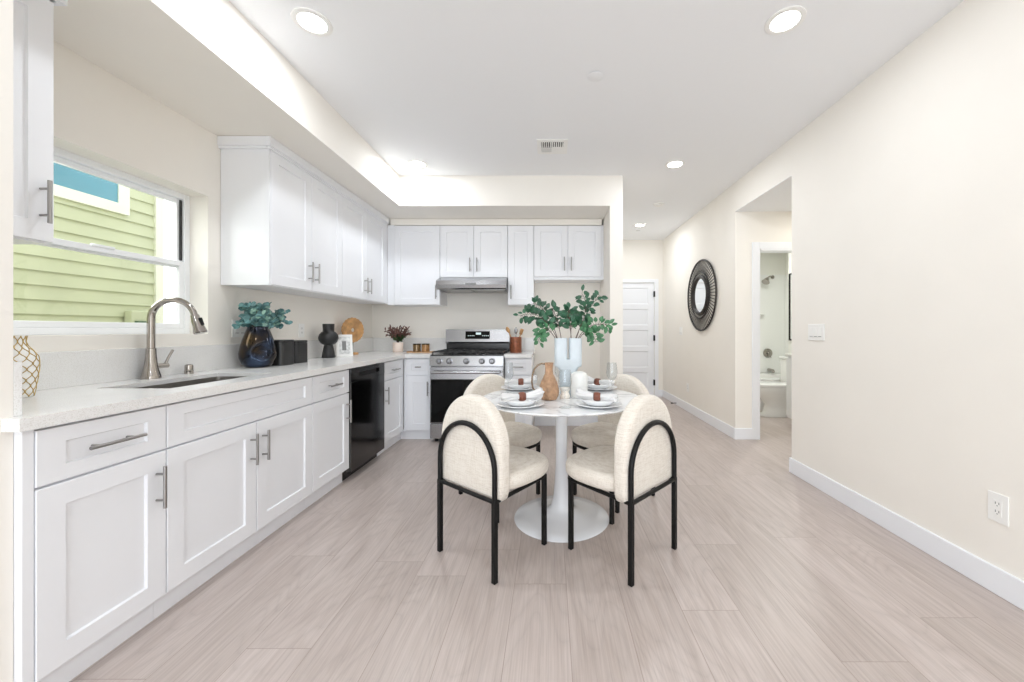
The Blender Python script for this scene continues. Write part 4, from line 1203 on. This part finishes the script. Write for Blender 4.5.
def disc(x, y, r, label, name='smoke_detector', cat='smoke detector'):
    t = thing(name, label, cat, (x, y, H))
    m = MB(); m.lathe([(r,-0.0005),(r,-0.008),(r*.92,-0.012),(r*.55,-0.014)], 32); m.build('mount_plate', M_plastic, t, True, auto=40)
    m = MB(); m.lathe([(r*.62,-0.0145),(r*.6,-0.024),(r*.45,-0.028)], 28); m.build('sensor_cap', M_plastic, t, True, auto=40)
def sprinkler(x, y, r, label):
    t = thing('sprinkler_cover', label, 'sprinkler', (x, y, H))
    m = MB(); m.lathe([(r*.8,-0.0005),(r*.8,-0.006)], 28); m.build('collar', M_slot, t, True, auto=40)
    m = MB(); m.lathe([(r,-0.0062),(r,-0.008),(r*.97,-0.0085)], 32); m.build('cover_disc', M_ceil, t, True, auto=40)
sprinkler(0.282, 2.36, 0.048, 'round white concealed sprinkler cover on the ceiling above the table')
disc(1.36, 4.76, 0.065, 'round white smoke detector on the hallway ceiling')
sprinkler(1.40, 6.05, 0.042, 'small white sprinkler cover at far end of the hallway ceiling')

def vent():
    t = thing('ceiling_vent', 'square white ceiling air register with four-way louvres', 'vent', (0.02, 3.27, H))
    m = MB(); m.box(-0.13, 0.13, -0.13, 0.13, -0.006, -0.0005, 0.002); m.build('face_plate', M_plastic, t)
    quads = [(-0.095, -0.008, -0.085, -0.006, 'v'), (0.006, 0.095, -0.085, -0.006, 'v'), (-0.095, -0.008, 0.004, 0.085, 'h')]
    for (x0, x1, y0, y1, k) in quads:
        m = MB(); m.box(x0, x1, y0, y1, -0.0068, -0.0062); g = m.build('louvre_opening', M_dark, t)
        m = MB()
        L_ = (x1-x0) if k == 'v' else (y1-y0); n = 5
        lean = 0.004 * (1 if x0 > 0 else -0.5)
        for i in range(n):
            c = (x0 if k == 'v' else y0) + L_*(i+.5)/n
            if k == 'v': m.prism([(c-.003, -0.0069), (c+.003+.002, -0.0069), (c+lean+.003, -0.016), (c+lean-.002, -0.016)], y0, y1, 'y')
            else:
                ln = 0.004 if x0 < 0 else 0.012
                m.prism([(c-.003, -0.0069), (c+.004, -0.0069), (c-ln+.003, -0.016), (c-ln-.002, -0.016)], x0, x1, 'x')
        m.build('louvres', M_plastic, g)
vent()

# ------------------------------------------------------------------ bathroom
def toilet():
    t = thing('toilet', 'white toilet seen side-on through the bathroom doorway', 'toilet', (3.10, 5.20, 0))
    def el(cx, hx, hy, z, n=36, e=0.9):
        out = []
        for i in range(n):
            a = 2*PI*i/n; ca, sa = math.cos(a), math.sin(a)
            out.append((cx + hx*math.copysign(abs(ca)**e, ca), hy*math.copysign(abs(sa)**e, sa), z))
        return out
    m = MB(); m.loft([el(-0.02,.21,.125,0), el(-0.02,.21,.125,.02), el(-0.01,.175,.10,.05), el(0.0,.155,.09,.16), el(-0.03,.20,.12,.24), el(-0.075,.25,.17,.33), el(-0.085,.265,.185,.395), el(-0.085,.265,.185,.405), el(-.085,.20,.13,.405), el(-.085,.12,.08,.3)])
    m.build('bowl', M_porc, t, True, auto=60)
    m = MB(); m.loft([el(-0.075,.27,.188,.408), el(-0.075,.275,.19,.416), el(-0.075,.27,.188,.440), el(-.075,.25,.17,.446)]); m.build('seat_lid', M_porc, t, True, auto=50)
    m = MB(); m.box(0.17, 0.335, -0.21, 0.21, 0.395, 0.76, 0.02, 3); m.build('tank', M_porc, t, True, auto=50)
    m = MB(); m.box(0.162, 0.342, -0.22, 0.22, 0.762, 0.795, 0.008, 2); m.build('tank_lid', M_porc, t, True, auto=50)
toilet()
def tub():
    t = thing('bathtub', 'white alcove bathtub behind the toilet', 'bathtub', (3.0, 5.88, 0))
    m = MB()
    x0, x1, y0, y1 = -0.85, 0.87, -0.375, 0.375
    def R(i, z, j=None): j = i if j is None else j; return [(x0+i, y0+j, z), (x1-i, y0+j, z), (x1-i, y1-j, z), (x0+i, y1-j, z)]
    m.loft([R(0,0), R(0,.455), R(.008,.462), R(.07,.462), R(.09,.44), R(.16,.12), R(.3,.10,.2)])
    m.build('tub_shell', M_porc, t)
    m = MB(); m.box(-.86, .875, .379, .384, .465, 2.08); m.box(.868, .874, -.375, .375, .465, 2.08); m.build('surround_panel', M_tile, t)
    m = MB(); m.box(0.28, 0.50, 0.29, 0.378, 1.42, 1.435, 0.004); m.build('corner_shelf', M_tile, t)
    m = MB(); m.lathe([(0.075,0),(0.075,0.006),(0.06,0.012),(0.028,0.016),(0.026,0.055),(0.02,0.06)], 24, (0.585, 0.378, 0.79), 'y'); m.tube([(0.585,0.32,0.79),(0.60,0.31,0.72)], 0.008, 8); m.build('valve_handle', M_chrome, t, True, auto=40)
    m = MB(); m.tube([(0.60,0.378,0.515),(0.60,0.26,0.515),(0.60,0.235,0.495)], [0.026,0.024,0.022], 14); m.build('tub_spout', M_chrome, t, True, auto=50)
    m = MB(); m.tube([(0.66,0.378,2.04),(0.62,0.33,2.05),(0.56,0.28,2.04),(0.51,0.25,2.01)], 0.011, 10); m.tube([(0.51,0.25,2.01),(0.49,0.24,1.985),(0.46,0.22,1.94)], [0.018,0.035,0.06], 16)
    m.lathe([(0.03,0),(0.03,0.01)], 16, (0.66,0.378,2.04), 'y'); m.build('shower_head', M_chrome, t, True, auto=50)
tub()
def vanity():
    t = thing('bathroom_vanity', 'white bathroom vanity cabinet partly hidden by the right wall', 'vanity', (3.175, 4.42, 0))
    m = MB(); m.box(-0.27, 0.273, -0.23, 0.23, 0.10, 0.85, 0.002); m.box(-0.22, 0.27, -0.22, 0.22, 0, 0.10); m.build('cabinet_body', M_cab, t)
    m = MB(); m.box(-0.287, -0.272, -0.22, 0.0, 0.13, 0.83, 0.002); m.build('door', M_cab, t)
    m = MB(); m.box(-0.287, -0.272, 0.004, 0.224, 0.13, 0.83, 0.002); m.build('door', M_cab, t)
    m = MB(); m.box(-0.295, 0.273, -0.24, 0.24, 0.852, 0.88, 0.004); m.build('vanity_top', M_quartz, t)
vanity()
t = thing('bathroom_mirror', 'tall black-framed mirror on the bathroom wall beyond the vanity', 'mirror', (3.448, 5.0, 1.5))
m = MB(); m.box(-0.012, -0.0005, -0.44, 0.44, -0.46, 0.46); m.build('mirror_glass', M_mirror, t)
m = MB(); m.box(-0.02, -0.001, 0.44, 0.46, -0.48, 0.48); m.box(-0.02, -0.001, -0.46, -0.44, -0.48, 0.48); m.box(-0.02, -0.001, -0.44, 0.44, 0.46, 0.48); m.box(-0.02, -0.001, -0.44, 0.44, -0.48, -0.46); m.build('frame', M_blackm, t)

# ------------------------------------------------------------------ neighbouring house
def neighbour():
    X = -3.70
    t = thing('neighbour_house', 'neighbouring house with pale green lap siding outside the window', 'house', (X, 1.0, -0.08))
    y0, y1 = -4.0, 2.54   # local
    m = MB(); poly = [(-0.15, 0.0)]
    z = 0.0; e = 0.105
    while z < 4.6:
        poly += [(0.018, z + 0.0001), (0.003, z + e - 0.003), (0.003, z + e)]; z += e
    poly += [(-0.15, z)]
    m.prism([(p[0], p[1]) for p in poly], y0, y1, 'y'); m.build('siding_wall', M_siding, t)
    m = MB(); m.box(-0.1, 0.03, y1, y1+0.07, 0, 4.6); m.build('corner_trim', M_strim, t)
    wy0, wy1, wz0 = 0.6, 2.23, 2.25+0.08
    m = MB(); b = 0.085
    m.box(0.0, 0.035, wy0-b, wy1+b, wz0-b, wz0); m.box(0.0, 0.035, wy1, wy1+b, wz0, wz0+1.2); m.box(0.0, 0.035, wy0-b, wy0, wz0, wz0+1.2)
    m.box(0.0, 0.035, wy0-b, wy1+b, wz0+1.2, wz0+1.2+b)
    wf = m.build('house_window_frame', M_strim, t)
    m = MB(); m.box(0.019, 0.026, wy0, wy1, wz0, wz0+1.2); m.build('pane', M_teal, wf)
    m = MB(); m.box(0.02, 0.09, 2.28, 2.44, 1.20, 1.42, 0.01); ub = m.build('utility_box', M_siding, t)
    m = MB(); m.box(0.09, 0.12, 2.30, 2.38, 1.29, 1.33, 0.004); m.build('utility_outlet', mat('dark_green_plastic', (0.07, 0.13, 0.06), 0.5, bump=(40, 0.05)), ub)
neighbour()
